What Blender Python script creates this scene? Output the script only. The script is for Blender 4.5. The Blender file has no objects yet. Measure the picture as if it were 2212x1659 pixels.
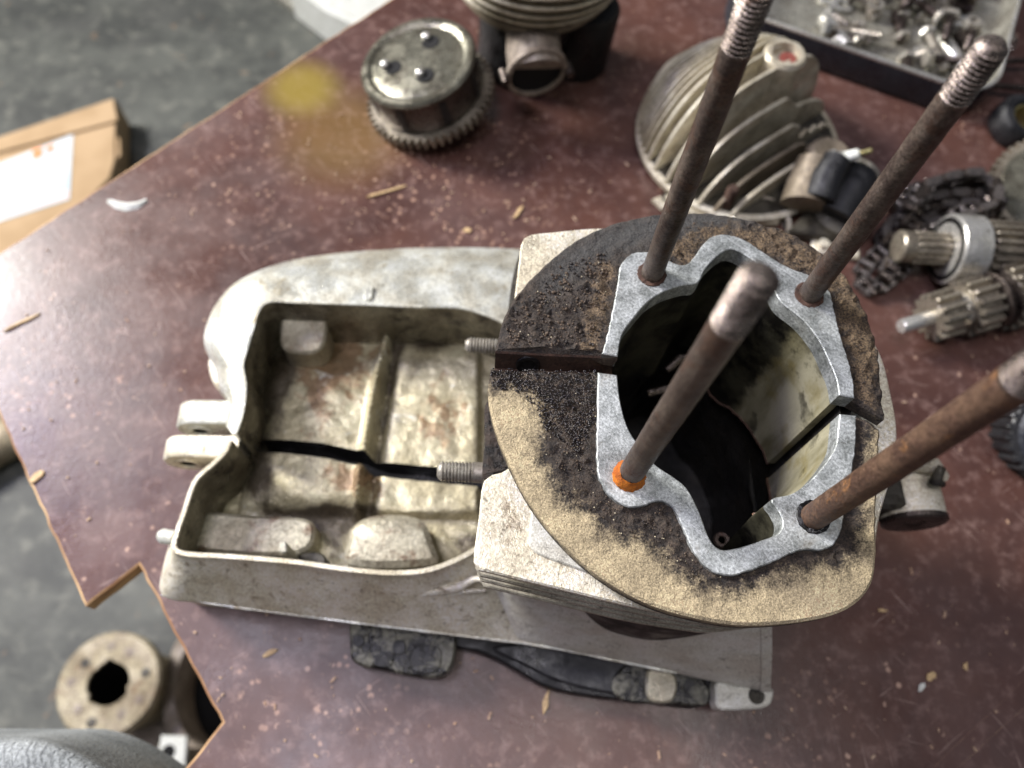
import bpy, bmesh, math, random
import numpy as np
from mathutils import Vector, Matrix, Euler, noise
from mathutils.geometry import delaunay_2d_cdt

random.seed(7); rng = np.random.default_rng(7)
MM = 0.001
sc = bpy.context.scene
# ------------------------------------------------------------------ camera
# photo measured on a 2212 x 1659 grid; focal 1640 px; bench normal vanishes at (1030,1600)
F, CX, CY = 1640.0, 1106.0, 829.5
H = 360.0                       # lens height above the bench, mm
G = 160.0                       # height of the machined cylinder joint face, mm
_d = np.array([(1030-CX)/F, (1600-CY)/F, 1.0]); _d /= np.linalg.norm(_d)
ZW = -_d
XW = np.array([1.0, 0, 0]); XW = XW-XW.dot(ZW)*ZW; XW /= np.linalg.norm(XW)
YW = np.cross(ZW, XW)
def at(u, v, z=0.0):
    """point of the horizontal plane at height z (mm) seen at u,v"""
    r = np.array([(u-CX)/F, (v-CY)/F, 1.0]); w = np.array([r@XW, r@YW, r@ZW])
    p = w*(H-z)/(-w[2]); return np.array([p[0], p[1], z])
def pix(p):
    p = np.atleast_2d(np.asarray(p, float))
    w = p-np.array([0, 0, H]); c = w[:, :1]*XW+w[:, 1:2]*YW+w[:, 2:3]*ZW
    return np.stack([c[:, 0]/c[:, 2]*F+CX, c[:, 1]/c[:, 2]*F+CY], 1)
cam = bpy.data.cameras.new('camera'); camo = bpy.data.objects.new('camera', cam)
sc.collection.objects.link(camo); sc.camera = camo
R = np.stack([XW, YW, ZW])       # rows: world axes in camera (right,down,forward)
right = R@np.array([1., 0, 0]); up = R@np.array([0, -1., 0]); back = R@np.array([0, 0, -1.])
M = Matrix(((right[0], up[0], back[0], 0), (right[1], up[1], back[1], 0), (right[2], up[2], back[2], H*MM), (0, 0, 0, 1)))
camo.matrix_world = M
cam.sensor_width = 36; cam.lens = 36*F/2212
cam.clip_start = 0.005; cam.clip_end = 50
cam.dof.use_dof = True; cam.dof.focus_distance = 0.212; cam.dof.aperture_fstop = cam.lens/2.7
# ------------------------------------------------------------------ light
w = bpy.data.worlds.new('World'); sc.world = w; w.use_nodes = True
w.node_tree.nodes['Background'].inputs[0].default_value = (0.80, 0.88, 1.0, 1)
w.node_tree.nodes['Background'].inputs[1].default_value = 0.10
def area(name, loc, target, size, power, color, sy=None):
    l = bpy.data.lights.new(name, 'AREA'); l.energy = power; l.color = color; l.size = size
    if sy: l.shape = 'RECTANGLE'; l.size_y = sy
    o = bpy.data.objects.new(name, l); sc.collection.objects.link(o); o.location = loc
    o.rotation_euler = (Vector(target)-Vector(loc)).to_track_quat('-Z', 'Y').to_euler()
area('window_light', (-1.6, 1.05, 1.12), (0, .1, 0.05), 0.50, 96, (1.0, .97, .90), 0.7)
area('ceiling_light', (-0.52, -0.06, 2.2), (-.1, 0, 0), 0.9, 20, (.90, .86, 1.0), 0.5)
area('glare_light', (0.42, -0.14, 2.2), (.1, 0, 0), 0.45, 7, (1, .98, .95), 0.07)  # unseen strip lamp, added for the glare low on the bench
area('blue_side_light', (-1.62, 0.85, 1.55), (-.2, .2, 0), 0.45, 15, (.46, .46, 1.0))
sc.view_settings.view_transform = 'Standard'; sc.view_settings.look = 'None'
sc.view_settings.exposure = 0.0; sc.view_settings.gamma = 1.0

# ------------------------------------------------------------------ materials
MATS = {}
def lin(c):
    return tuple(((x/255)/12.92 if x/255 <= .04045 else ((x/255+.055)/1.055)**2.4) for x in c)+(1,)
class NT:
    def __init__(s, name):
        m = bpy.data.materials.new(name); m.use_nodes = True; s.m = m; s.t = m.node_tree
        s.b = s.t.nodes['Principled BSDF']; s.tc = s.t.nodes.new('ShaderNodeTexCoord')
        MATS[name] = m
    def n(s, typ, **kw):
        x = s.t.nodes.new(typ)
        for k, v in kw.items(): setattr(x, k, v)
        return x
    def l(s, a, b): s.t.links.new(a, b)
    def noise(s, scale, detail=4, rough=.6, dist=0, vec=None, stretch=None):
        x = s.n('ShaderNodeTexNoise'); x.inputs['Scale'].default_value = scale; x.inputs['Detail'].default_value = detail
        x.inputs['Roughness'].default_value = rough; x.inputs['Distortion'].default_value = dist
        v = vec or s.tc.outputs['Object']
        if stretch:
            mp = s.n('ShaderNodeMapping'); s.l(v, mp.inputs[0]); mp.inputs['Rotation'].default_value = stretch[0]
            mp2 = s.n('ShaderNodeMapping'); mp2.inputs['Scale'].default_value = stretch[1]; s.l(mp.outputs[0], mp2.inputs[0]); v = mp2.outputs[0]
        s.l(v, x.inputs['Vector']); return x.outputs['Fac']
    def ramp(s, fac, a, b, lo=0., hi=1.):
        x = s.n('ShaderNodeMapRange'); x.clamp = True; x.interpolation_type = 'SMOOTHSTEP'
        s.l(fac, x.inputs[0]); x.inputs[1].default_value = a; x.inputs[2].default_value = b
        x.inputs[3].default_value = lo; x.inputs[4].default_value = hi; return x.outputs[0]
    def mix(s, fac, a, b, mode='MIX'):
        x = s.n('ShaderNodeMix'); x.data_type = 'RGBA'; x.blend_type = mode
        if hasattr(fac, 'links') or hasattr(fac, 'is_linked'): s.l(fac, x.inputs[0])
        else: x.inputs[0].default_value = fac
        for i, c in ((6, a), (7, b)):
            if isinstance(c, tuple): x.inputs[i].default_value = c
            else: s.l(c, x.inputs[i])
        return x.outputs[2]
    def math(s, op, a, b=0.):
        x = s.n('ShaderNodeMath', operation=op)
        for i, c in ((0, a), (1, b)):
            if isinstance(c, (int, float)): x.inputs[i].default_value = c
            else: s.l(c, x.inputs[i])
        return x.outputs[0]
    def attr(s, name):
        x = s.n('ShaderNodeAttribute', attribute_name=name); return x.outputs['Fac']
    def bump(s, h, strength, dist=.0005, prev=None):
        x = s.n('ShaderNodeBump'); x.inputs['Strength'].default_value = strength; x.inputs['Distance'].default_value = dist
        s.l(h, x.inputs['Height'])
        if prev: s.l(prev, x.inputs['Normal'])
        return x.outputs[0]
    def out(s, col, rough, metal=0., normal=None, spec=None, coat=0.):
        b = s.b
        if isinstance(col, tuple): b.inputs['Base Color'].default_value = col
        else: s.l(col, b.inputs['Base Color'])
        if isinstance(rough, (int, float)): b.inputs['Roughness'].default_value = rough
        else: s.l(rough, b.inputs['Roughness'])
        if isinstance(metal, (int, float)): b.inputs['Metallic'].default_value = metal
        else: s.l(metal, b.inputs['Metallic'])
        if normal: s.l(normal, b.inputs['Normal'])
        if spec is not None: b.inputs['Specular IOR Level'].default_value = spec
        if coat: b.inputs['Coat Weight'].default_value = coat; b.inputs['Coat Roughness'].default_value = .12
        return s.m

def cast(name, c1, c2, c3, rough=.5, metal=.35, stain=.55, grain=1400, gb=.5, oil=0., sc1=55):
    """sand-cast alloy: base tone, second tone, stains, fine grain"""
    t = NT(name)
    a = t.ramp(t.noise(sc1, 6, .65), .35, .65)
    col = t.mix(a, lin(c1), lin(c2))
    st = t.ramp(t.noise(sc1*1.7, 8, .7, .6), stain, stain+.13)
    col = t.mix(t.math('MULTIPLY', st, .85), col, lin(c3))
    sp = t.ramp(t.noise(420, 3, .6), .62, .70)
    col = t.mix(t.math('MULTIPLY', sp, .55), col, lin(tuple(x*.45 for x in c3)))
    gr = t.noise(grain, 3, .7)
    sm = t.ramp(t.noise(sc1*2.6, 9, .78, 1.2), .56, .62); col = t.mix(t.math('MULTIPLY', sm, .4), col, lin(tuple(x*.6 for x in c3)))
    hi = t.ramp(t.noise(sc1*4, 7, .75), .63, .69); col = t.mix(t.math('MULTIPLY', hi, .45), col, lin(tuple(min(255, x*1.14) for x in c1)))
    col = t.mix(.55, col, t.ramp(gr, .25, .75, .2, 1.0), 'OVERLAY')
    r = t.ramp(t.noise(sc1*1.3, 5, .6, .3), .35, .62, max(.12, rough-.3-oil), rough+.12)
    nb = t.bump(gr, gb, .0005); nb = t.bump(t.noise(180, 5, .6), .5, .0010, nb)
    return t.out(col, r, metal, nb)
cast('alloy_clean', (198, 200, 190), (172, 168, 152), (142, 128, 98), .46, .4, .57, 1200, .3)
cast('alloy_dirty', (224, 216, 194), (190, 180, 156), (104, 84, 62), .5, .3, .57, 1100, .7)
cast('wall_shade', (136, 130, 110), (88, 80, 64), (46, 38, 30), .45, .3, .5, 900, .6, .05, 50)  # inner box walls: their shade is put into this darker colour
cast('alloy_oily', (186, 181, 160), (146, 138, 118), (96, 62, 36), .42, .35, .54, 900, .7, .08, 38)
cast('alloy_fin', (168, 162, 146), (140, 134, 118), (96, 88, 70), .55, .3, .6, 1500, .35)
cast('alloy_smooth', (204, 202, 190), (184, 180, 166), (120, 112, 94), .62, .12, .66, 1800, .2)
cast('alloy_dark', (72, 68, 58), (44, 40, 34), (24, 20, 16), .6, .25, .5, 900, .6)
cast('black_oily_shade', (12, 11, 12), (22, 20, 20), (6, 6, 6), .5, .0, .5, 800, .6, .0)
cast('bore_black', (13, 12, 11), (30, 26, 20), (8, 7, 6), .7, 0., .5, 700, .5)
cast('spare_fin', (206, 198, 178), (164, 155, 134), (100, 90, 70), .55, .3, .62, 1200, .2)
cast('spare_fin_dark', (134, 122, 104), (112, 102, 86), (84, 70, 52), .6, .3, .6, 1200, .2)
cast('steel', (170, 166, 156), (138, 130, 118), (84, 70, 58), .32, .55, .62, 1500, .2)
cast('steel_bright', (214, 212, 204), (190, 188, 178), (130, 120, 104), .25, .7, .7, 1600, .1)
cast('steel_dark', (92, 84, 78), (64, 56, 52), (40, 30, 26), .38, .8, .56, 1300, .3)
cast('worn_steel', (128, 126, 112), (94, 90, 78), (56, 48, 38), .28, .65, .56, 1300, .2)
cast('gear_steel', (150, 142, 126), (112, 104, 92), (64, 50, 38), .34, .55, .6, 1500, .2)
cast('chain_steel', (104, 98, 94), (74, 70, 68), (40, 34, 30), .35, .55, .55, 1500, .2)
cast('rubber_black', (22, 22, 24), (34, 34, 36), (14, 14, 14), .55, 0, .6, 900, .3)
cast('tray_paint', (34, 36, 42), (42, 44, 50), (22, 22, 24), .45, 0, .6, 900, .2)
cast('tray_inside', (158, 156, 144), (134, 130, 118), (116, 104, 84), .45, .5, .62, 700, .2)
cast('hub_rust', (166, 156, 130), (128, 116, 94), (104, 74, 48), .65, .15, .56, 300, .5, 0, 30)
cast('drum_tan', (142, 132, 118), (116, 104, 92), (74, 54, 40), .7, .1, .6, 300, .4, 0, 30)
cast('wood_chip', (196, 168, 124), (172, 142, 102), (150, 104, 60), .8, 0, .6, 900, .3)
cast('grit_dust', (176, 152, 128), (152, 122, 100), (120, 90, 70), .8, 0, .6, 900, .3)
cast('white_plastic', (212, 214, 206), (198, 200, 190), (176, 176, 160), .6, 0, .62, 500, .1)
cast('brass', (176, 168, 118), (142, 130, 86), (90, 74, 44), .35, .6, .6, 1200, .2)
cast('red_enamel', (128, 70, 60), (116, 60, 54), (110, 50, 40), .5, 0, .6, 900, .2)

def m_flange():
    t = NT('sooty_flange')
    tan, och = t.attr('tan'), t.attr('ochre')
    fine = t.noise(1500, 4, .75); mid = t.noise(330, 5, .65)
    soot_shade = t.mix(t.ramp(t.math('ADD', t.math('MULTIPLY', mid, .5), t.math('MULTIPLY', fine, .5)), .36, .64), lin((26, 22, 20)), lin((76, 64, 53)))
    gy = t.attr('grey'); soot_shade = t.mix(t.math('MULTIPLY', gy, .75), soot_shade, lin((78, 78, 76)))
    ocol = t.mix(t.ramp(fine, .4, .6), lin((64, 52, 40)), lin((124, 104, 78)))
    tcol = t.mix(t.ramp(t.noise(90, 4), .35, .65), lin((204, 186, 148)), lin((172, 156, 124)))
    o2 = t.ramp(t.math('ADD', och, t.math('MULTIPLY', t.math('SUBTRACT', mid, .5), 1.3)), .35, .8)
    col = t.mix(o2, soot_shade, ocol)
    tt = t.ramp(t.math('ADD', tan, t.math('ADD', t.math('MULTIPLY', t.math('SUBTRACT', fine, .5), 1.0), t.math('MULTIPLY', t.math('SUBTRACT', mid, .5), .9))), .22, .86)
    col = t.mix(tt, col, tcol)
    col = t.mix(.45, col, t.ramp(t.noise(2300, 2, .8), .3, .7, .05, 1.0), 'OVERLAY')
    wet = t.attr('wet')
    r = t.math('SUBTRACT', .72, t.math('MULTIPLY', wet, .62))
    nb = t.bump(fine, .75, .0010); nb = t.bump(t.noise(620, 4, .7), .45, .0014, nb); nb = t.bump(mid, .6, .0022, nb)
    t.out(col, r, t.math('MULTIPLY', wet, .25), nb, .5)
m_flange()
def m_face():
    t = NT('machined_face')
    a = t.ramp(t.noise(170, 6, .7), .36, .66); col = t.mix(a, lin((184, 188, 186)), lin((138, 142, 139)))
    g = t.noise(1300, 4, .7); col = t.mix(.6, col, t.ramp(g, .3, .7, .2, .95), 'OVERLAY')
    d = t.ramp(t.noise(260, 8, .75, .5), .60, .70); col = t.mix(t.math('MULTIPLY', d, .6), col, lin((98, 92, 82)))
    ln = t.ramp(t.noise(60, 3, .6, 0, stretch=((0, 0, .7), (.5, 30, 1))), .62, .66); col = t.mix(t.math('MULTIPLY', ln, .35), col, lin((232, 234, 234)))
    s2 = t.ramp(t.noise(48, 6, .7, .4), .55, .70); col = t.mix(t.math('MULTIPLY', s2, .55), col, lin((128, 116, 96)))
    t.out(col, t.ramp(a, 0, 1, .52, .34), .5, t.bump(g, .5, .0004))
m_face()
def m_rust(name, c1, c2, c3, rough=.5, metal=.5, th=.52):
    t = NT(name)
    a = t.ramp(t.noise(140, 6, .65), .35, .65); col = t.mix(a, lin(c1), lin(c2))
    st = t.ramp(t.noise(75, 8, .7, .5), th, th+.1); col = t.mix(t.math('MULTIPLY', st, .8), col, lin(c3))
    g = t.noise(1100, 4, .75); col = t.mix(.55, col, t.ramp(g, .3, .7, .15, .95), 'OVERLAY')
    nb = t.bump(g, .5, .0005); nb = t.bump(t.noise(300, 4), .4, .0008, nb)
    t.out(col, t.ramp(g, .3, .7, rough-.1, rough+.15), metal, nb)
m_rust('stud_brown', (104, 92, 82), (74, 62, 56), (88, 66, 54), .40, .5)
m_rust('stud_tip', (150, 138, 128), (98, 88, 80), (92, 68, 54), .24, .8, .6)
m_rust('stud_orange', (112, 88, 70), (88, 66, 54), (168, 120, 74), .5, .35, .53)
m_rust('orange_rust', (206, 120, 28), (150, 76, 20), (222, 150, 48), .9, 0, .5)
m_rust('brown_rust', (82, 60, 48), (60, 44, 36), (60, 38, 28), .85, 0, .5)
def m_chamber():
    t = NT('chamber_metal'); g = t.attr('grime_shade'); w_ = t.attr('rusty')
    col = t.mix(t.ramp(t.noise(45, 6, .65), .35, .65), lin((196, 188, 158)), lin((156, 147, 118)))
    n1 = t.noise(110, 7, .7, .4)
    rs = t.ramp(t.math('ADD', t.math('MULTIPLY', w_, .8), t.math('MULTIPLY', t.math('SUBTRACT', n1, .5), 2.2)), .38, .66)
    col = t.mix(t.math('MULTIPLY', rs, .75), col, lin((122, 90, 60)))
    wh = t.ramp(t.noise(60, 7, .7, .5), .60, .67); col = t.mix(t.math('MULTIPLY', wh, .8), col, lin((222, 220, 204)))
    gr = t.ramp(t.math('ADD', g, t.math('MULTIPLY', t.math('SUBTRACT', t.noise(70, 6, .65), .5), 1.1)), .35, .75)
    col = t.mix(t.math('MULTIPLY', gr, .9), col, lin((50, 40, 31)))
    sp = t.ramp(t.noise(400, 3, .6), .62, .7); col = t.mix(t.math('MULTIPLY', sp, .5), col, lin((70, 56, 42)))
    f = t.noise(900, 3, .7); col = t.mix(.45, col, t.ramp(f, .25, .75, .25, 1.), 'OVERLAY')
    r = t.ramp(t.noise(42, 5, .6, .3), .4, .6, .16, .55)
    nb = t.bump(f, .6, .0006); nb = t.bump(t.noise(170, 5, .6), .7, .0014, nb)
    t.out(col, r, .4, nb)
m_chamber()
def m_grease():
    t = NT('greasy_casting'); a = t.ramp(t.noise(95, 8, .7, .6), .46, .60); b = t.noise(500, 4, .7)
    col = t.mix(a, lin((18, 17, 17)), lin((104, 102, 90))); col = t.mix(.5, col, t.ramp(b, .3, .7, .1, .95), 'OVERLAY')
    t.out(col, t.ramp(a, 0, 1, .22, .5), .2, t.bump(b, .6, .0008, t.bump(t.noise(160, 5), .7, .002)))
m_grease()
def m_lump():
    t = NT('soot_lump'); a = t.noise(260, 6, .7); b = t.noise(700, 4, .7)
    t.out(t.mix(t.ramp(a, .4, .62), lin((22, 18, 18)), lin((66, 54, 46))), t.ramp(a, .4, .6, .25, .7), 0, t.bump(b, .8, .0015, t.bump(a, .9, .003)))
m_lump()
def m_bore():
    t = NT('bore_liner')
    v = t.n('ShaderNodeSeparateXYZ'); t.l(t.tc.outputs['Object'], v.inputs[0])
    st = t.noise(60, 6, .6, .2, stretch=((0, 0, 0), (1, 1, .25)))
    col = t.mix(t.ramp(st, .38, .64), lin((196, 190, 162)), lin((132, 126, 98)))
    y = t.ramp(t.noise(45, 5, .6), .5, .64); col = t.mix(t.math('MULTIPLY', y, .5), col, lin((140, 124, 58)))
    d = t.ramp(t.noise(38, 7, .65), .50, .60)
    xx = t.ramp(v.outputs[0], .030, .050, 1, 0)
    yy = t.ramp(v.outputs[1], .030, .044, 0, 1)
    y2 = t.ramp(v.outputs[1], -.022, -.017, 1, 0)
    soot_shade = t.math('MAXIMUM', t.math('MAXIMUM', t.math('MAXIMUM', xx, y2), yy), t.math('MULTIPLY', d, .5))  # unlit sides of the bore darkened in the colour, plus random soot
    soot_shade = t.math('MULTIPLY', soot_shade, .93); soot_shade = t.ramp(t.math('ADD', soot_shade, t.math('MULTIPLY', t.math('SUBTRACT', t.noise(150, 5, .7), .5), .7)), .3, .7)
    col = t.mix(soot_shade, col, t.mix(t.ramp(t.noise(55, 6, .7), .4, .62), lin((20, 18, 15)), lin((74, 72, 58))))
    t.out(col, .42, .3, t.bump(t.noise(500, 4), .4, .0005))
m_bore()
def m_table():
    t = NT('bench_film')
    a = t.noise(14, 6, .6, .4); col = t.mix(t.ramp(a, .3, .7), lin((90, 61, 52)), lin((66, 45, 41)))
    b = t.noise(120, 6, .7); col = t.mix(t.math('MULTIPLY', t.ramp(b, .48, .68), .45), col, lin((138, 112, 104)))
    # paler dusty bloom, patchy
    dz = t.ramp(t.noise(6.5, 4, .55), .42, .66); col = t.mix(t.math('MULTIPLY', dz, .2), col, lin((132, 108, 104)))
    vo = t.n('ShaderNodeTexVoronoi'); vo.inputs['Scale'].default_value = 130; vo.inputs['Randomness'].default_value = 1
    t.l(t.tc.outputs['Object'], vo.inputs['Vector'])
    keep = t.ramp(t.noise(160, 2), .50, .56); sp = t.math('MULTIPLY', t.ramp(vo.outputs['Distance'], .12, .20, 1, 0), keep)
    keep2 = t.ramp(t.noise(9, 3), .45, .62)
    sp = t.math('MULTIPLY', sp, keep2)
    col = t.mix(t.math('MULTIPLY', sp, .8), col, lin((190, 158, 138)))
    def blob0(px, r):
        p = at(px[0], px[1], 0)*MM; q_ = t.n('ShaderNodeVectorMath', operation='DISTANCE'); t.l(t.tc.outputs['Object'], q_.inputs[0]); q_.inputs[1].default_value = tuple(p)
        return t.ramp(q_.outputs['Value'], r*.3, r, 1, 0)
    v2 = t.n('ShaderNodeTexVoronoi'); v2.inputs['Scale'].default_value = 210; t.l(t.tc.outputs['Object'], v2.inputs['Vector'])
    zone = t.math('MAXIMUM', t.math('MAXIMUM', blob0((980, 400), .085), blob0((700, 1480), .05)), t.math('MULTIPLY', t.ramp(t.noise(11, 3), .52, .62), .7))
    wn = t.math('MULTIPLY', t.ramp(v2.outputs['Distance'], .22, .34, 1, 0), t.math('MULTIPLY', t.ramp(t.noise(70, 4, .7), .50, .56), zone))
    col = t.mix(t.math('MULTIPLY', wn, .75), col, lin((176, 142, 122)))
    # scratches in three directions
    scr = None
    for ang, s2, th in ((.9, 34, .665), (-.55, 28, .68), (.25, 40, .69), (1.5, 30, .69)):
        k = t.ramp(t.noise(s2, 4, .55, 0, stretch=((0, 0, ang), (1, .045*1, 1) if False else (.9, 26, 1))), th, th+.03)
        scr = k if scr is None else t.math('MAXIMUM', scr, k)
    col = t.mix(t.math('MULTIPLY', scr, .6), col, lin((164, 140, 130)))
    # yellow reflection near the far edge, put into the bench colour
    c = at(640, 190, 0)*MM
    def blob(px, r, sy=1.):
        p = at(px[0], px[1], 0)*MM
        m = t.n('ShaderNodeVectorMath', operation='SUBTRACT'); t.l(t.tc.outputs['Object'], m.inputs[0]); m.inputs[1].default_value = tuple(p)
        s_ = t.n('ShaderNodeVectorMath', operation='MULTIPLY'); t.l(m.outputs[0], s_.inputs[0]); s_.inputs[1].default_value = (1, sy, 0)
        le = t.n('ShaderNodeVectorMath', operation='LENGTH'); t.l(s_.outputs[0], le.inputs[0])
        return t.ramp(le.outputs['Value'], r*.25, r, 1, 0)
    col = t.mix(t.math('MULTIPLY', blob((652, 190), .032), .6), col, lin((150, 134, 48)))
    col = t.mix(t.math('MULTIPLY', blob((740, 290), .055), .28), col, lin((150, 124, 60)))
    r = t.ramp(t.noise(24, 6, .6), .3, .7, .25, .43)
    r = t.math('ADD', r, t.math('MULTIPLY', scr, .1))
    nb = t.bump(t.noise(300, 5, .7), .22, .0006); nb = t.bump(scr, -.3, .0004, nb)
    t.out(col, r, 0, nb, .5)
m_table()
def m_ply():
    t = NT('plywood_edge'); a = t.noise(120, 4, .6, 0, stretch=((0, 0, 0), (.3, .3, 6)))
    t.out(t.mix(t.ramp(a, .35, .65), lin((206, 172, 126)), lin((140, 100, 66))), .8)
m_ply()
def m_floor():
    t = NT('concrete'); a = t.noise(9, 8, .68, .3)
    col = t.mix(t.ramp(a, .35, .65), lin((54, 56, 53)), lin((84, 86, 80)))
    col = t.mix(t.math('MULTIPLY', t.ramp(t.noise(30, 6, .7), .5, .68), .6), col, lin((118, 118, 108)))
    col = t.mix(t.math('MULTIPLY', t.ramp(t.noise(5, 6, .7), .54, .66), .4), col, lin((84, 84, 80)))
    col = t.mix(t.math('MULTIPLY', t.ramp(t.noise(16, 5, .7), .64, .68), .5), col, lin((140, 110, 80)))
    t.out(col, .6, 0, t.bump(t.noise(120, 5), .3, .002))
m_floor()
def m_card():
    t = NT('cardboard'); a = t.noise(14, 4, .5)
    t.out(t.mix(t.ramp(a, .3, .7), lin((176, 150, 116)), lin((160, 134, 100))), .85)
    t = NT('paper_label'); a = t.ramp(t.noise(9, 3), .45, .6); b = t.ramp(t.noise(7, 3, .5, .4), .56, .64)
    col = t.mix(a, lin((200, 206, 208)), lin((174, 192, 202))); col = t.mix(t.math('MULTIPLY', b, .5), col, lin((226, 232, 180)))
    t.out(col, .4)
    t = NT('orange_print'); t.out(lin((238, 132, 84)), .6)
    t = NT('pink_print'); t.out(lin((238, 196, 184)), .6)
m_card()
def m_cloth():
    t = NT('grey_twill')
    wv = t.n('ShaderNodeTexWave'); wv.inputs['Scale'].default_value = 260; wv.inputs['Distortion'].default_value = 7.0; wv.inputs['Detail'].default_value = 2
    wv.bands_direction = 'DIAGONAL'
    t.l(t.tc.outputs['Object'], wv.inputs['Vector'])
    a = t.ramp(t.noise(22, 5, .65), .35, .65)
    col = t.mix(a, lin((122, 126, 126)), lin((156, 160, 160)))
    col = t.mix(.5, col, t.ramp(t.noise(900, 3, .8), .3, .7, .1, .95), 'OVERLAY')
    col = t.mix(t.math('MULTIPLY', wv.outputs['Fac'], .12), col, lin((184, 188, 188)))
    t.out(col, .95, 0, t.bump(wv.outputs['Fac'], .4, .0008))
m_cloth()
def m_lens():
    t = NT('dark_void'); t.out(lin((8, 8, 9)), .9)
m_lens()

# ------------------------------------------------------------------ mesh tools
class MB:
    def __init__(s): s.v = []; s.f = []; s.m = []
    def add(s, verts, faces, mat=None, mi=0):
        o = len(s.v)
        if mat is not None:
            verts = [tuple(mat@Vector(tuple(p))) for p in verts]
        s.v += [tuple(map(float, p)) for p in verts]; s.f += [tuple(i+o for i in f) for f in faces]; s.m += [mi]*len(faces)
        return s
    def grid(s, rows, closed_u=False, cap0=False, cap1=False, mat=None, mi=0):
        n = len(rows[0]); v = [p for r in rows for p in r]; f = []
        for i in range(len(rows)-1):
            for j in range(n if closed_u else n-1):
                a = i*n+j; b = i*n+(j+1) % n; f.append((a, b, b+n, a+n))
        if cap0: f.append(tuple(range(n-1, -1, -1)))
        if cap1: f.append(tuple((len(rows)-1)*n+j for j in range(n)))
        return s.add(v, f, mat, mi)
    def lathe(s, prof, n=32, mat=None, mi=0, cap=True, start=0., sweep=2*math.pi):
        """prof: list of (radius, z)"""
        full = sweep > 6.28; k = n if full else n+1
        rows = [[(r*math.cos(start+sweep*j/n), r*math.sin(start+sweep*j/n), z) for j in range(k)] for r, z in prof]
        return s.grid(rows, full, cap and full and prof[0][0] > 0, cap and full and prof[-1][0] > 0, mat, mi)
    def box(s, x0, x1, y0, y1, z0, z1, b=0., mat=None, mi=0):
        if b <= 0:
            v = [(x, y, z) for z in (z0, z1) for x, y in ((x0, y0), (x1, y0), (x1, y1), (x0, y1))]
            return s.add(v, [(3, 2, 1, 0), (4, 5, 6, 7), (0, 1, 5, 4), (1, 2, 6, 5), (2, 3, 7, 6), (3, 0, 4, 7)], mat, mi)
        def ring(i, z): return [(x0+i+b, y0+i, z), (x1-i-b, y0+i, z), (x1-i, y0+i+b, z), (x1-i, y1-i-b, z), (x1-i-b, y1-i, z), (x0+i+b, y1-i, z), (x0+i, y1-i-b, z), (x0+i, y0+i+b, z)]
        return s.grid([ring(b, z0), ring(0, z0+b), ring(0, z1-b), ring(b, z1)], True, True, True, mat, mi)
    def prism(s, poly, z0, z1, b=0., mat=None, mi=0):
        """convex-ish outline extruded, with a small chamfer"""
        p = np.array(poly, float)[:, :2]
        if area2(p) < 0: p = p[::-1]
        q = offset(p, -b) if b else p
        rows = []
        if b: rows = [[(x, y, z0) for x, y in q], [(x, y, z0+b) for x, y in p], [(x, y, z1-b) for x, y in p], [(x, y, z1) for x, y in q]]
        else: rows = [[(x, y, z0) for x, y in p], [(x, y, z1) for x, y in p]]
        return s.grid(rows, True, True, True, mat, mi)
    def tube(s, pts, r, n=10, closed=False, mat=None, mi=0):
        pts = [Vector(tuple(p)) for p in pts]; rows = []; N = len(pts)
        rr = r if hasattr(r, '__len__') else [r]*N
        ref = Vector((0, 0, 1))
        for i, p in enumerate(pts):
            a = pts[(i-1) % N] if (closed or i > 0) else p; c = pts[(i+1) % N] if (closed or i < N-1) else p
            t = (c-a).normalized(); s1 = t.cross(ref)
            if s1.length < .05: s1 = t.cross(Vector((1, 0, 0)))
            s1.normalize(); s2 = t.cross(s1)
            rows.append([tuple(p+(s1*math.cos(2*math.pi*j/n)+s2*math.sin(2*math.pi*j/n))*rr[i]) for j in range(n)])
        if closed: rows.append(rows[0])
        return s.grid(rows, True, not closed, not closed, mat, mi)
    def build(s, name, mat, parent=None, origin=(0, 0, 0), smooth=35, attrs=None):
        me = bpy.data.meshes.new(name)
        o3 = np.array(origin, float); v = (np.array(s.v, float)-o3)*MM
        me.from_pydata([tuple(p) for p in v], [], s.f)
        for x in (mat if isinstance(mat, (list, tuple)) else [mat]): me.materials.append(MATS[x])
        if any(s.m): me.polygons.foreach_set('material_index', s.m)
        bm = bmesh.new(); bm.from_mesh(me)
        if attrs is None:
            bmesh.ops.remove_doubles(bm, verts=bm.verts, dist=1e-6)
        bmesh.ops.recalc_face_normals(bm, faces=bm.faces); bm.to_mesh(me); bm.free()
        if attrs:
            for k, a in attrs.items():
                at_ = me.attributes.new(k, 'FLOAT', 'POINT'); at_.data.foreach_set('value', np.asarray(a, dtype=np.float32))
        me.polygons.foreach_set('use_smooth', [True]*len(me.polygons)); me.set_sharp_from_angle(angle=math.radians(smooth))
        o = bpy.data.objects.new(name, me); sc.collection.objects.link(o)
        if parent: o.parent = parent
        return o
def area2(p): x, y = p[:, 0], p[:, 1]; return float(np.sum(x*np.roll(y, -1)-np.roll(x, -1)*y))
def offset(p, d):
    """offset closed CCW polygon outward by d"""
    a = np.roll(p, 1, 0); b = np.roll(p, -1, 0); t1 = p-a; t2 = b-p
    t1 /= np.linalg.norm(t1, axis=1, keepdims=True)+1e-9; t2 /= np.linalg.norm(t2, axis=1, keepdims=True)+1e-9
    n1 = np.stack([t1[:, 1], -t1[:, 0]], 1); n2 = np.stack([t2[:, 1], -t2[:, 0]], 1)
    n = n1+n2; n /= np.linalg.norm(n, axis=1, keepdims=True)+1e-9
    c = np.clip(np.sum(n*n1, 1), .5, 1); return p+n*(d/c)[:, None]
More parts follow.
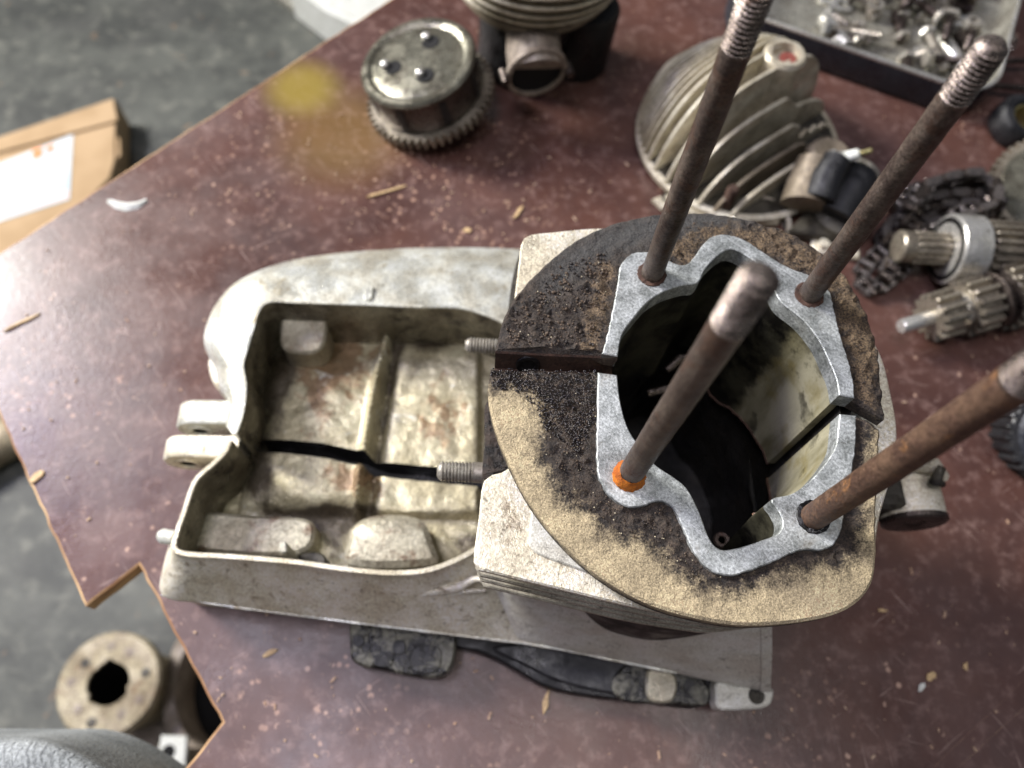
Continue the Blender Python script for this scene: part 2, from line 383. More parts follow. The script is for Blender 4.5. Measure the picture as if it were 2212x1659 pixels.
def smooth(pts, n=None, closed=False, step=None):
    """Catmull-Rom through the points, evenly resampled"""
    P = np.array(pts, float); N = len(P); out = []
    rngi = range(N if closed else N-1)
    for i in rngi:
        if closed: p0, p1, p2, p3 = P[(i-1) % N], P[i], P[(i+1) % N], P[(i+2) % N]
        else: p0, p1, p2, p3 = P[max(i-1, 0)], P[i], P[i+1], P[min(i+2, N-1)]
        d = lambda a, b: max(np.linalg.norm(a-b)**.5, 1e-4)
        t1 = d(p0, p1) if np.any(p0 != p1) else d(p1, p2); t2 = t1+d(p1, p2); t3 = t2+(d(p2, p3) if np.any(p2 != p3) else d(p1, p2))
        if not np.any(p0 != p1): p0 = 2*p1-p2
        if not np.any(p2 != p3): p3 = 2*p2-p1
        for t in np.linspace(t1, t2, 9)[:-1]:
            A1 = (t1-t)/t1*p0+t/t1*p1; A2 = (t2-t)/(t2-t1)*p1+(t-t1)/(t2-t1)*p2; A3 = (t3-t)/(t3-t2)*p2+(t-t2)/(t3-t2)*p3
            B1 = (t2-t)/t2*A1+t/t2*A2; B2 = (t3-t)/(t3-t1)*A2+(t-t1)/(t3-t1)*A3
            out.append((t2-t)/(t2-t1)*B1+(t-t1)/(t2-t1)*B2)
    if not closed: out.append(P[-1])
    out = np.array(out)
    return resample(out, n, closed, step)
def resample(P, n=None, closed=False, step=None):
    P = np.array(P, float); Q = np.vstack([P, P[:1]]) if closed else P
    L = np.concatenate([[0], np.cumsum(np.linalg.norm(np.diff(Q, axis=0), axis=1))])
    if n is None: n = max(4, int(L[-1]/step)+1)
    t = np.linspace(0, L[-1], n+1)[:-1] if closed else np.linspace(0, L[-1], n)
    return np.stack([np.interp(t, L, Q[:, k]) for k in range(Q.shape[1])], 1)
def W(uv, z, n=60, closed=False, sm=True):
    zz = z if hasattr(z, '__len__') else [z]*len(uv)
    P = [at(u, v, k) for (u, v), k in zip(uv, zz)]
    return smooth(P, n, closed) if sm else resample(P, n, closed)
def inside(pts, poly):
    x, y = pts[:, 0], pts[:, 1]; r = np.zeros(len(pts), bool); n = len(poly); j = n-1
    for i in range(n):
        xi, yi = poly[i][0], poly[i][1]; xj, yj = poly[j][0], poly[j][1]
        c = ((yi > y) != (yj > y)) & (x < (xj-xi)*(y-yi)/((yj-yi) if yj != yi else 1e-9)+xi); r ^= c; j = i
    return r
def dist_poly(pts, poly, closed=True):
    d = np.full(len(pts), 1e9); n = len(poly)
    for i in range(n if closed else n-1):
        a = np.array(poly[i][:2]); b = np.array(poly[(i+1) % n][:2]); ab = b-a; t = np.clip(((pts-a)@ab)/(ab@ab+1e-12), 0, 1)
        d = np.minimum(d, np.linalg.norm(pts-(a+t[:, None]*ab), axis=1))
    return d
def sd(pts, poly): d = dist_poly(pts, poly); return np.where(inside(pts, poly), d, -d)
def sheet(outline, spacing, hole=None):
    """dense triangulated sheet of an outline (mm), optionally with a hole"""
    P = np.array(outline)[:, :2]; lo, hi = P.min(0), P.max(0)
    gx, gy = np.meshgrid(np.arange(lo[0], hi[0], spacing), np.arange(lo[1], hi[1], spacing*.87)); gx[1::2] += spacing/2
    g = np.stack([gx.ravel(), gy.ravel()], 1); g += rng.uniform(-.12, .12, g.shape)*spacing
    g = g[sd(g, P) > spacing*.55]
    n = len(P); ed = [(i, (i+1) % n) for i in range(n)]
    if hole is not None:
        g = g[sd(g, hole) < -spacing*.4]; k = len(hole); ed += [(n+i, n+(i+1) % k) for i in range(k)]; allp = np.vstack([P, hole, g])
    else: allp = np.vstack([P, g])
    r = delaunay_2d_cdt([Vector(p) for p in allp], ed, [], 0, 1e-6)
    v = np.array([tuple(p) for p in r[0]]); tr = [tuple(f) for f in r[2]]
    c = np.array([v[list(f)].mean(0) for f in tr]); ins = inside(c, P)
    if hole is not None: ins &= ~inside(c, hole)
    tr = [f for f, k in zip(tr, ins) if k]
    return v, tr
def slab(outline, z1, z0, spacing=4., b=.5, zfun=None, hole=None):
    """plate with outline (any shape): dense top, walls, bottom; chamfered top and bottom rims"""
    P = np.array(outline)[:, :2]
    if area2(P) < 0: P = P[::-1]
    inner = offset(P, -b); v, tr = sheet(inner, spacing, hole)
    m = MB(); z = np.full(len(v), float(z1))
    if zfun is not None: z = z+zfun(v)
    m.add(np.column_stack([v, z]), tr)
    # walls: top rim follows the sheet's own rim heights
    zr = z1+(zfun(inner) if zfun is not None else np.zeros(len(inner)))
    rows = [np.column_stack([inner, zr]), np.column_stack([P, zr-b]), np.column_stack([P, np.full(len(P), z0+b)]), np.column_stack([inner, np.full(len(P), z0)])]
    m.grid([list(map(tuple, r)) for r in rows], True)
    m.add(np.column_stack([v, np.full(len(v), z0)]), [f[::-1] for f in tr])
    if hole is not None: m.grid([[(x, y, z1) for x, y in hole], [(x, y, z0) for x, y in hole]], True)
    return m
def xform(loc=(0, 0, 0), rot=(0, 0, 0), axis=None, scale=1.):
    L = Matrix.Translation(Vector(tuple(loc)))
    if axis is not None: Rr = Vector(tuple(axis)).normalized().to_track_quat('Z', 'Y').to_matrix().to_4x4()
    else: Rr = Euler(rot).to_matrix().to_4x4()
    return L@Rr@Matrix.Scale(scale, 4)
def nz(p, s): return noise.noise(Vector((p[0]*s, p[1]*s, (p[2] if len(p) > 2 else 0)*s)))
def tag(o, label=None, cat=None, group=None, kind=None):
    for k, v in (('label', label), ('category', cat), ('group', group), ('kind', kind)):
        if v: o[k] = v
    return o
def thing(name, label, cat, loc=(0, 0, 0), rot=(0, 0, 0), group=None):
    o = bpy.data.objects.new(name, None); sc.collection.objects.link(o); o.empty_display_size = .01
    o.location = Vector(tuple(loc))*MM; o.rotation_euler = rot; return tag(o, label, cat, group)
def copy_tree(o, parent=None):
    c = o.copy(); sc.collection.objects.link(c)
    if parent: c.parent = parent
    for ch in list(o.children): copy_tree(ch, c)
    return c
def gear_profile(r, teeth, depth, seg=4):
    pts = []
    for i in range(teeth):
        for k, rr in ((.0, r-depth), (.22, r-depth), (.36, r), (.66, r), (.80, r-depth)):
            a = 2*math.pi*(i+k)/teeth; pts.append((rr*math.cos(a), rr*math.sin(a)))
    return pts
def add_gear(m, r, teeth, depth, z0, z1, bore=0., mat=None, ch=.5):
    p = gear_profile(r, teeth, depth); n = len(p)
    sc_ = lambda k: [(x*k, y*k) for x, y in p]
    q = sc_(1-ch/r)
    rows = [[(x, y, z0) for x, y in q], [(x, y, z0+ch) for x, y in p], [(x, y, z1-ch) for x, y in p], [(x, y, z1) for x, y in q]]
    if bore > 0:
        bo = [(bore*math.cos(math.atan2(y, x)), bore*math.sin(math.atan2(y, x))) for x, y in p]
        rows = [[(x, y, z0) for x, y in bo]]+rows+[[(x, y, z1) for x, y in bo]]; rows.append(rows[0])
        m.grid(rows, True, mat=mat)
    else: m.grid(rows, True, True, True, mat=mat)
    return m

# ================================================================== setting
m = MB(); m.box(-2600, 2600, -2200, 3200, -760, -700)
tag(m.build('floor', 'concrete'), kind='structure')
zt = 0
edge = [(-125, 626), (0, 545), (440, 262), (840, 0), (1120, -182)]
E1 = [at(u, v)[:2] for u, v in edge]; dirn = (E1[3]-E1[1]); dirn = dirn/np.linalg.norm(dirn)
outl = [at(0, 900)[:2], at(185, 1310)[:2], at(300, 1220)[:2], at(480, 1560)[:2], at(398, 1662)[:2], at(300, 1790)[:2], np.array([-120., -420.]), np.array([820., -420.]), np.array([820., 1100.]), E1[3]+dirn*620, E1[3], E1[1], E1[0]]
o2 = []
for i in range(len(outl)):
    a, b = outl[i], outl[(i+1) % len(outl)]; L = np.linalg.norm(b-a); k = max(1, int(L/4)) if L < 600 else 12
    for j in range(k):
        p = a+(b-a)*j/k
        if 0 < j: p = p+np.array([nz((p[0], p[1], 3), .12), nz((p[0], p[1], 9), .12)])*.7
        o2.append(p)
P = np.array(o2)
if area2(P) < 0: P = P[::-1]
bench = thing('workbench', 'brown film-faced plywood bench top, scratched and dusty, with a notch cut in its left edge', 'workbench', (0, 0, 0))
m = MB(); ii = offset(P, -1.0)
def flat(pts, z, flip, mi):
    r = delaunay_2d_cdt([Vector(p) for p in pts], [(i, (i+1) % len(pts)) for i in range(len(pts))], [], 1, 1e-6)
    m.add([(p[0], p[1], z) for p in r[0]], [tuple(f)[::-1] if flip else tuple(f) for f in r[2]], mi=mi)
flat(ii, 0, False, 0); flat(P, -9, True, 1)
m.grid([[(x, y, 0) for x, y in ii], [(x, y, -.5) for x, y in P], [(x, y, -9) for x, y in P]], True, mi=1)
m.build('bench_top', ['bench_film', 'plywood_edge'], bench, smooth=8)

# ================================================================== crankcase
ORG = (40, 80, 0)
case = thing('engine_crankcase', 'split aluminium engine crankcase with sooty round cylinder flange and four upright rusty studs', 'crankcase', ORG)
ocr = lambda n: n
def cb(mb, name, mat, parent, **kw): return mb.build(name, mat, parent, origin=ORG, **kw)

FZ = G-1.6      # rough flange top
top_in = [(1334, 770), (1344, 722), (1369, 686), (1400, 651), (1435, 629), (1479, 615), (1506, 611), (1524, 580), (1550, 553), (1577, 538), (1603, 546), (1640, 574), (1665, 612), (1687, 651), (1732, 688), (1767, 731), (1789, 775), (1807, 819), (1813, 853)]
top_out = [(1846, 859), (1844, 828), (1833, 779), (1816, 726), (1802, 669), (1789, 624), (1745, 593), (1705, 578), (1656, 549), (1612, 520), (1585, 509), (1550, 507), (1524, 522), (1501, 553), (1484, 569), (1466, 571), (1444, 562), (1420, 549), (1391, 543), (1364, 549), (1342, 571), (1333, 624), (1315, 713), (1301, 764)]
low_in = [(1333, 810), (1340, 868), (1355, 921), (1373, 952), (1415, 1003), (1460, 1034), (1482, 1053), (1507, 1098), (1532, 1162), (1546, 1181), (1560, 1188), (1593, 1184), (1646, 1167), (1684, 1150), (1691, 1128), (1680, 1100), (1666, 1080), (1710, 1067), (1743, 1045), (1771, 1017), (1793, 987), (1806, 962), (1811, 923), (1814, 894)]
low_out = [(1850, 897), (1848, 963), (1841, 1017), (1833, 1060), (1824, 1106), (1815, 1151), (1800, 1176), (1771, 1188), (1745, 1187), (1721, 1190), (1672, 1213), (1612, 1235), (1573, 1243), (1538, 1233), (1513, 1210), (1494, 1181), (1474, 1136), (1456, 1099), (1439, 1085), (1414, 1083), (1390, 1093), (1355, 1094), (1325, 1077), (1306, 1057), (1293, 1027), (1290, 913), (1292, 804)]
def band(inn, out, z, n=150):
    a = W(inn, z, n); b = W(out, z, n); return np.vstack([a, b])
# flange outer outline
fl_top_out = [(1912, 905), (1905, 830), (1893, 740), (1862, 655), (1812, 578), (1742, 522), (1650, 482), (1545, 461), (1430, 461), (1330, 481), (1245, 518), (1178, 572), (1120, 632), (1087, 692), (1070, 757)]
fl_top = [(1331, 769)]+[]
fl_low_out = [(1060, 797), (1054, 850), (1068, 920), (1100, 1000), (1150, 1092), (1220, 1178), (1300, 1248), (1400, 1304), (1500, 1334), (1600, 1350), (1740, 1341), (1825, 1318), (1872, 1280), (1890, 1235), (1893, 1100), (1898, 1000), (1902, 925)]
def outw(a, d=1.3):
    t = np.gradient(a[:, :2], axis=0); t /= np.linalg.norm(t, axis=1, keepdims=True); n_ = np.stack([-t[:, 1], t[:, 0]], 1)
    c_ = at(1570, 850, G)[:2]; sg = np.sign(np.sum((a[:, :2]-c_)*n_, 1).sum()); b_ = a.copy(); b_[:, :2] += n_*sg*d; return b_
in_s_top = outw(W(top_in, FZ, 90)); in_s_low = outw(W(low_in, FZ, 110))
topO = np.vstack([in_s_top, W(fl_top_out, FZ, 130)])
lowO = np.vstack([in_s_low[::-1], W([(1302, 803), (1180, 800), (1060, 797)], FZ, 26), W(fl_low_out, FZ, 170)[1:], W([(1902, 925), (1850, 896)], FZ, 8)[1:]])
tan_poly = [(1040, 850), (1110, 843), (1158, 858), (1172, 920), (1160, 985), (1202, 1070), (1256, 1101), (1296, 1151), (1345, 1166), (1404, 1181), (1439, 1225), (1474, 1250), (1513, 1272), (1588, 1287), (1622, 1265), (1696, 1247), (1810, 1230), (1862, 1195), (1880, 1050), (1886, 940), (1930, 920), (1940, 1400), (1500, 1450), (1000, 1200)]
ochre_poly = [(1440, 560), (1430, 520), (1500, 500), (1560, 480), (1700, 500), (1830, 590), (1900, 720), (1890, 900), (1850, 880), (1835, 780), (1790, 620), (1690, 570), (1580, 508), (1520, 520), (1490, 568)]
wet_poly = [(1060, 797), (1305, 797), (1300, 900), (1250, 1000), (1150, 900), (1120, 850), (1060, 835)]
grey_poly = [(1240, 530), (1330, 470), (1540, 440), (1640, 470), (1560, 500), (1420, 525), (1300, 560), (1190, 640), (1170, 600)]
def stain(v3):
    q = pix(v3)
    j = np.array([nz((p[0], p[1], 0), .028)*16+nz((p[0], p[1], 5), .09)*7 for p in q])
    s = lambda poly, wd: np.clip(.5+(sd(q, poly)+j)/wd, 0, 1)
    tan = s(tan_poly, 95); och = s(ochre_poly, 60); wet = s(wet_poly, 50)
    edge_l = s([(1040, 700), (1075, 700), (1066, 780), (1040, 780)], 14)
    grey = s(grey_poly, 60)
    near = s([(1285, 560), (1330, 560), (1300, 765), (1250, 765)], 40)*.8
    sp = np.clip(.5+(sd(q, [(1270, 1060), (1850, 1400), (1300, 1500)])+j)/40, 0, 1)*0
    return np.maximum(tan, 0), np.clip(np.maximum(och, near), 0, 1), wet, grey
def crust(z0):
    def f(v):
        v3 = np.column_stack([v, np.full(len(v), z0)]); tan, och, wet, gr_ = stain(v3)
        r = np.array([noise.fractal(Vector((p[0]*.35, p[1]*.35, 0)), 1.0, 2.1, 5) for p in v])
        r2 = np.array([nz((p[0], p[1], 1), 1.1) for p in v])
        return (1-tan)*(1-gr_*.8)*(r*1.5+r2*.5)*.85+tan*r*.12
    return f
halfR = halfF = None

def box_wall_rear():
    ri = [(512, 938), (524, 905), (532, 865), (533, 825), (527, 788), (531, 772), (549, 712), (566, 664), (580, 655), (650, 656), (780, 660), (900, 665), (990, 667), (1040, 680), (1085, 699), (1130, 730)]
    n = 110; a = W(ri, 58, n)
    ro = a.copy(); t = np.gradient(a[:, :2], axis=0); t /= np.linalg.norm(t, axis=1, keepdims=True); nrm = np.stack([-t[:, 1], t[:, 0]], 1)
    th = 1.8
    ro[:, :2] += nrm*th
    out = W([(499, 935), (497, 905), (498, 872), (480, 855), (466, 800), (452, 772), (441, 742), (450, 700), (478, 650), (522, 611), (600, 576), (700, 555), (850, 541), (1000, 537), (1110, 538), (1170, 540)], 34, n)
    m = MB(); rows = []
    def row(A, z): r = A.copy(); r[:, 2] = z; return [tuple(p) for p in r]
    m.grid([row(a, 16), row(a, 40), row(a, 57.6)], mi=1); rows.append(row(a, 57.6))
    q = a*.85+ro*.15; rows.append(row(q, 58.2)); q = a*.15+ro*.85; rows.append(row(q, 58.2)); rows.append(row(ro, 57.4)); 
    for f, z in ((.0, 56.2), (.12, 55.8), (.35, 54.8), (.6, 51.5), (.8, 46), (.93, 40), (1.0, 34)):
        q = ro*(1-f)+out*f; rows.append(row(q, z))
    rows.append(row(out, 14)); q = out*.93+ro*.07; rows.append(row(q, 8))
    m.grid(rows, cap0=False)
    # end faces
    for j in (0, n-1):
        pts = [r[j] for r in rows]; m.add(pts, [tuple(range(len(pts)))])
    return m
halfR = cb(box_wall_rear(), 'case_half', ['alloy_clean', 'wall_shade'], case); tag(halfR, 'rear case half, pale and clean')
def box_wall_front():
    ri = [(503, 952), (492, 976), (468, 1002), (430, 1036), (418, 1060), (405, 1102), (388, 1150), (382, 1180), (394, 1188), (500, 1196), (640, 1208), (740, 1222), (840, 1231), (920, 1226), (985, 1203), (1040, 1172), (1080, 1150)]
    n = 120; a = W(ri, 58, n)
    t = np.gradient(a[:, :2], axis=0); t /= np.linalg.norm(t, axis=1, keepdims=True); nrm = np.stack([t[:, 1], -t[:, 0]], 1)
    ro = a.copy(); ro[:, :2] += nrm*2.3
    B = W([(494, 962), (482, 990), (450, 1010), (425, 1030), (410, 1060), (396, 1105), (372, 1160), (352, 1225), (349, 1284), (450, 1302), (620, 1325), (760, 1343), (900, 1360), (1020, 1375), (1110, 1386), (1180, 1396)], 28, n)
    rows = []
    def row(A, z): r = A.copy(); r[:, 2] = z; return [tuple(p) for p in r]
    rows += [row(a, 57.5), row(a*.85+ro*.15, 58.2), row(a*.15+ro*.85, 58.2), row(ro, 57.2), row(ro*.98+B*.02, 55)]
    for f, z in ((.05, 53.5), (.25, 47), (.5, 40.5), (.75, 34), (.95, 29.2), (1, 28)):
        q = ro*(1-f)+B*f
        rows.append(row(q, z))
    rows += [row(B, 25.2), row(B*.93+ro*.07, 24.6), row(B*.85+ro*.15, 10), row(B*.84+ro*.16, .8)]
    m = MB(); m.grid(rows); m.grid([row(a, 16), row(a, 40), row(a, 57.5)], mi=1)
    for j in (0, n-1): m.add([r[j] for r in rows], [tuple(range(len(rows)))])
    return m
halfF = cb(box_wall_front(), 'case_half', ['alloy_dirty', 'wall_shade'], case); tag(halfF, 'front case half, stained tan')

m = MB(); m.tube(W([(349, 1285), (450, 1303), (620, 1326), (760, 1344), (900, 1361), (1020, 1376), (1180, 1397), (1320, 1425), (1460, 1453)], 27.6, 90), [max(.1, .55+.5*nz((i*.25, 0, 0), 1)) for i in range(90)], 6); cb(m, 'worn_edge', 'alloy_clean', halfF)
# machined joint face, in two pieces
for nm, bd, hp in (('joint_face', (top_in, top_out), halfR), ('joint_face', (low_in, low_out), halfF)):
    bb_ = band(bd[0], bd[1], G); bb_[150:, :2] += np.array([[nz((p[0], p[1], 1), .9), nz((p[0], p[1], 7), .9)] for p in bb_[150:]])*.3
    m = slab(bb_, G, G-7, 5., .28)
    cb(m, nm, 'machined_face', hp)
# rough flange
for outl_, hp in ((topO, halfR), (lowO, halfF)):
    P_ = outl_[:, :2]
    m = slab(P_, FZ, FZ-6, 1.15, .7, crust(FZ))
    v = np.array(m.v); tan, och, wet, gr_ = stain(v)
    side = v[:, 2] < FZ-1.6
    tan = np.where(side, .15, tan)
    cb(m, 'cylinder_flange', 'sooty_flange', hp, attrs={'tan': tan, 'ochre': och, 'wet': wet*.95, 'grey': gr_})
# carbon crumbs and oil beads sitting on the rough flange
def beads(name, mat, par, poly, n_, r0, r1, zoff=0., flat=1.):
    poly = np.array(poly, float); m = MB(); k = 0; lo = np.min(poly, 0); hi = np.max(poly, 0); cand = []
    while k < n_:
        q = (random.uniform(lo[0], hi[0]), random.uniform(lo[1], hi[1]))
        if not inside(np.array([q]), poly)[0] or nz((q[0], q[1], 2), .03) < random.uniform(-.6, .1): continue
        p = at(*q, FZ); cand.append(p); k += 1
    for p in cand:
        r = random.uniform(r0, r1)*random.uniform(.6, 1); zz = FZ+zoff+nz((p[0], p[1], 0), .35)*.5
        m.lathe([(0, -r*.6), (r, -r*.1), (r*.75, r*.5*flat), (0, r*.8*flat)], 6, mat=xform((p[0], p[1], zz), (random.uniform(-.5, .5), random.uniform(-.5, .5), random.uniform(0, 3))))
    o = cb(m, name, mat, par, smooth=60 if flat < 1 else 20); tag(o, kind='stuff'); return o
t_ = NT('oil_bead'); t_.out(lin((40, 36, 36)), .07, .3)
t_ = NT('carbon_crumb'); t_.out(t_.mix(t_.ramp(t_.noise(400, 3), .4, .6), lin((34, 28, 25)), lin((88, 72, 56))), .6, 0)
t_ = NT('pale_speck'); t_.out(lin((190, 178, 150)), .6, 0)
beads('oil_beads', 'oil_bead', halfF, wet_poly[:1]+[(1288, 800), (1286, 905), (1250, 980), (1180, 930), (1130, 850), (1064, 836)], 900, .22, .5, .25, .9)
beads('carbon_crumbs', 'carbon_crumb', halfR, [(1085, 745), (1100, 690), (1135, 640), (1200, 580), (1320, 540), (1318, 600), (1295, 750)], 520, .2, .62, .2)
beads('carbon_crumbs', 'carbon_crumb', halfR, [(1440, 585), (1430, 520), (1500, 480), (1600, 480), (1740, 540), (1840, 640), (1880, 800), (1860, 850), (1840, 780), (1800, 620), (1650, 535), (1560, 500), (1490, 575)], 300, .15, .4, .2)
beads('carbon_crumbs', 'carbon_crumb', halfF, [(1180, 860), (1285, 860), (1285, 1040), (1340, 1105), (1440, 1095), (1490, 1210), (1540, 1250), (1500, 1260), (1380, 1165), (1210, 1070)], 360, .15, .4, .2)
beads('pale_specks', 'pale_speck', halfR, [(1100, 745), (1150, 640), (1230, 570), (1320, 560), (1295, 750)], 26, .12, .3, .45)
beads('pale_specks', 'pale_speck', halfF, [(1150, 850), (1285, 850), (1290, 1050), (1400, 1105), (1490, 1210), (1700, 1230), (1780, 1200), (1600, 1300), (1380, 1200), (1200, 1070)], 60, .1, .26, .4)
# bore liner walls (both halves), reach down to the crank chamber
def liner(pl, dep, back=2.5):
    """vertical mouth wall; dep = (rim pixel index, depth) pairs: the crank cut-out makes its lower edge uneven"""
    a = W(pl, G, 120); rows = []; k_ = []
    for p in pl: k_.append(int(np.argmin(np.linalg.norm(a[:, :2]-at(*p, G)[:2], axis=1))))
    D = np.interp(np.arange(120), [k_[i] for i, _ in dep], [d for _, d in dep])
    D = np.where(D < 66, D*1.15, D)
    D += np.array([nz((p[0], p[1], 0), .3) for p in a])*.8
    o = outw(a, back)
    for f in np.linspace(0, 1, 14): r = a.copy(); r[:, 2] = G-6.9-(D-6.9)*f; rows.append([tuple(p) for p in r])
    for f in np.linspace(1, 0, 14): r = o.copy(); r[:, 2] = G-6.9-(D-6.9)*f; rows.append([tuple(p) for p in r])
    rows.append(rows[0]); m = MB(); m.grid(rows)
    for j in (0, 119): m.add([r[j] for r in rows[:-1]], [tuple(range(len(rows)-1))])
    e = a.copy(); e[:, 2] = G-D-.2
    return m, e
m, e_ = liner(top_in, [(0, 68), (5, 68), (8, 66), (12, 66), (15, 60), (18, 53)]); cb(m, 'bore_wall', 'bore_liner', halfR)
m = MB(); m.tube(e_[72:], .55, 6); cb(m, 'liner_edge', 'brown_rust', halfR)
m, e_ = liner(low_in, [(0, 68), (14, 68), (15, 60), (16, 13), (17, 24), (18, 32), (19, 40), (23, 53)]); cb(m, 'bore_wall', 'bore_liner', halfF)
m = MB(); m.tube(e_[84:], .6, 6); cb(m, 'liner_edge', 'stud_orange', halfF)
# skirt round the liner: body of the cylinder seat, dark in the crank chamber
c0 = at(1570, 850, G)
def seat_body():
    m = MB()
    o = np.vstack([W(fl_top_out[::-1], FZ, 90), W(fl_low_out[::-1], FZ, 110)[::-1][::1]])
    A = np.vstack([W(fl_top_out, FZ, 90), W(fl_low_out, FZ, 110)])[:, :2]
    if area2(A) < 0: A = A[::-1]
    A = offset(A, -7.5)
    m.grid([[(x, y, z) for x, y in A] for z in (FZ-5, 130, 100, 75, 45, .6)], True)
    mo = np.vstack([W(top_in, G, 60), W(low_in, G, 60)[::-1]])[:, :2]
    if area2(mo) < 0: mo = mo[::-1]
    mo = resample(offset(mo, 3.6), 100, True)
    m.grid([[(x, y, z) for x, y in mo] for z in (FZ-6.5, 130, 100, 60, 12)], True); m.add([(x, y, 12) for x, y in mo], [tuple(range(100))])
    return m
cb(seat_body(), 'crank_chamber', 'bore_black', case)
# cooling fins under the flange: squarish plates
p2 = [(1112, 640), (1122, 560), (1128, 520), (1140, 508), (1200, 500), (1300, 492), (1500, 505), (1700, 560), (1830, 660), (1900, 760), (1925, 850), (1938, 930), (1930, 1010), (1900, 1120), (1880, 1230), (1830, 1295), (1740, 1330), (1600, 1347), (1560, 1343), (1400, 1317), (1200, 1270), (1060, 1236), (1026, 1226), (1023, 1212), (1034, 1120), (1043, 1046), (1052, 1030), (1100, 1012), (1112, 970), (1104, 900), (1094, 820)]
O2 = W(p2, 146, 150, True)[:, :2]
cen = O2.mean(0)
mouth = np.vstack([W(top_in, G, 60), W(low_in, G, 60)[::-1]])[:, :2]
if area2(mouth) < 0: mouth = mouth[::-1]
mouth = resample(offset(mouth, 4.), 90, True)
for k, (z, s_) in enumerate(((146, 1.), (136, .993), (126, .985), (112, .97))):
    Pk = cen+(O2-cen)*s_
    m = slab(Pk, z, z-2.6, 6., .5, hole=mouth)
    cb(m, 'cooling_fin', 'alloy_fin' if k else 'alloy_dirty', case)
pad = [(1153, 1030), (1148, 1110), (1145, 1186), (1160, 1196), (1300, 1247), (1450, 1300), (1560, 1330), (1600, 1250), (1300, 1100)]
cb(slab(W(pad, 146.5, 60, True)[:, :2], 146.9, 145.5, 5, .35), 'cast_pad', 'alloy_smooth', case)
# web between box and cylinder seat
m = MB(); A = W([(1118, 640), (1100, 700), (1078, 900), (1068, 1050), (1060, 1170)], 70, 30)
m.grid([[(p[0], p[1], 14) for p in A], [(p[0], p[1], 108) for p in A], [(p[0]+25, p[1], 109) for p in A]])
cb(m, 'seat_web', 'alloy_dark', case)

cs_ = slab(W([(1052, 872), (1048, 960), (1046, 1036), (1085, 1032), (1118, 1020), (1125, 960), (1112, 880), (1080, 868)], 138, 40, True)[:, :2], 141, 62, 3., 1.4, lambda v: np.array([nz((p[0], p[1], 4), .5) for p in v])*1.2)
cb(cs_, 'sooty_corner', 'soot_lump', case)
# slit lining on the left of the flange: a rusty lip bent down into the gap
m = MB(); a0 = W([(1070, 758), (1180, 764), (1331, 770)], FZ-.6, 30); a1 = a0.copy(); a1[:, 2] -= 9; a1[:, 1] -= 1.3
m.grid([[tuple(p) for p in a0], [(p[0], p[1]-.5, p[2]-.5) for p in a0], [tuple(p) for p in a1]])
a2 = a1.copy(); a2[:, 1] -= 7; m.grid([[tuple(p) for p in a1], [tuple(p) for p in a2]])
cb(m, 'split_line_face', 'brown_rust', halfR)
m = MB(); g_ = at(1320, 779, G-1.5)
pts = [at(1268, 772, G-.5), at(1300, 774, G+.6), at(1334, 771, G+.4), at(1333, 779, G-.6), at(1322, 790, G-2.5), at(1300, 786, G-2), at(1285, 778, G-1)]
m.add(pts+[p-np.array([0, 0, .5]) for p in pts], [tuple(range(7)), tuple(range(13, 6, -1))]+[(i, (i+1) % 7, (i+1) % 7+7, i+7) for i in range(7)])
cb(m, 'gasket_scrap', 'stud_brown', halfR)

# -------- box floor: two sheets with the parting gap between them
gap_up = [(508, 942), (600, 949), (700, 961), (780, 977), (830, 996), (945, 1006), (1090, 1020)]
gap_dn = [(500, 965), (600, 978), (700, 992), (780, 1009), (826, 1027), (945, 1040), (1090, 1052)]
fu = [(512, 938), (533, 825), (527, 780), (570, 650), (780, 655), (1000, 660), (1110, 690), (1110, 850), (1095, 1018)]
fd = [(500, 956), (470, 1000), (425, 1040), (388, 1150), (378, 1190), (640, 1212), (840, 1236), (985, 1210), (1100, 1150), (1096, 1036)]
def hfield(q):
    """height above the box bottom (mm), q = pixel positions on the z=30 plane"""
    u, v = q[:, 0], q[:, 1]
    h = np.zeros(len(q))+20.
    xr = 838-(v-700)*.165                              # ridge line between the two bays
    cyl = np.clip(1-((u-(xr-95))/175)**2, 0, 1)**.5     # barrel-shaped bulge
    inleft = 1/(1+np.exp((u-xr)/4))
    yfade = 1/(1+np.exp(-(v-775)/22))*1/(1+np.exp((v-1095)/9))
    h += inleft*yfade*cyl*12
    step = 1/(1+np.exp(-(u-xr-28)/5))                   # right bay plate
    plate = step/(1+np.exp((v-1108)/3.5))/(1+np.exp(-(v-735)/14))/(1+np.exp((u-1036)/2))
    h += plate*8
    low = 1/(1+np.exp(-(v-1112)/8))
    h += low*3
    h += np.exp(-((u-xr)/11)**2)*10/(1+np.exp((v-1112)/4))
    return h
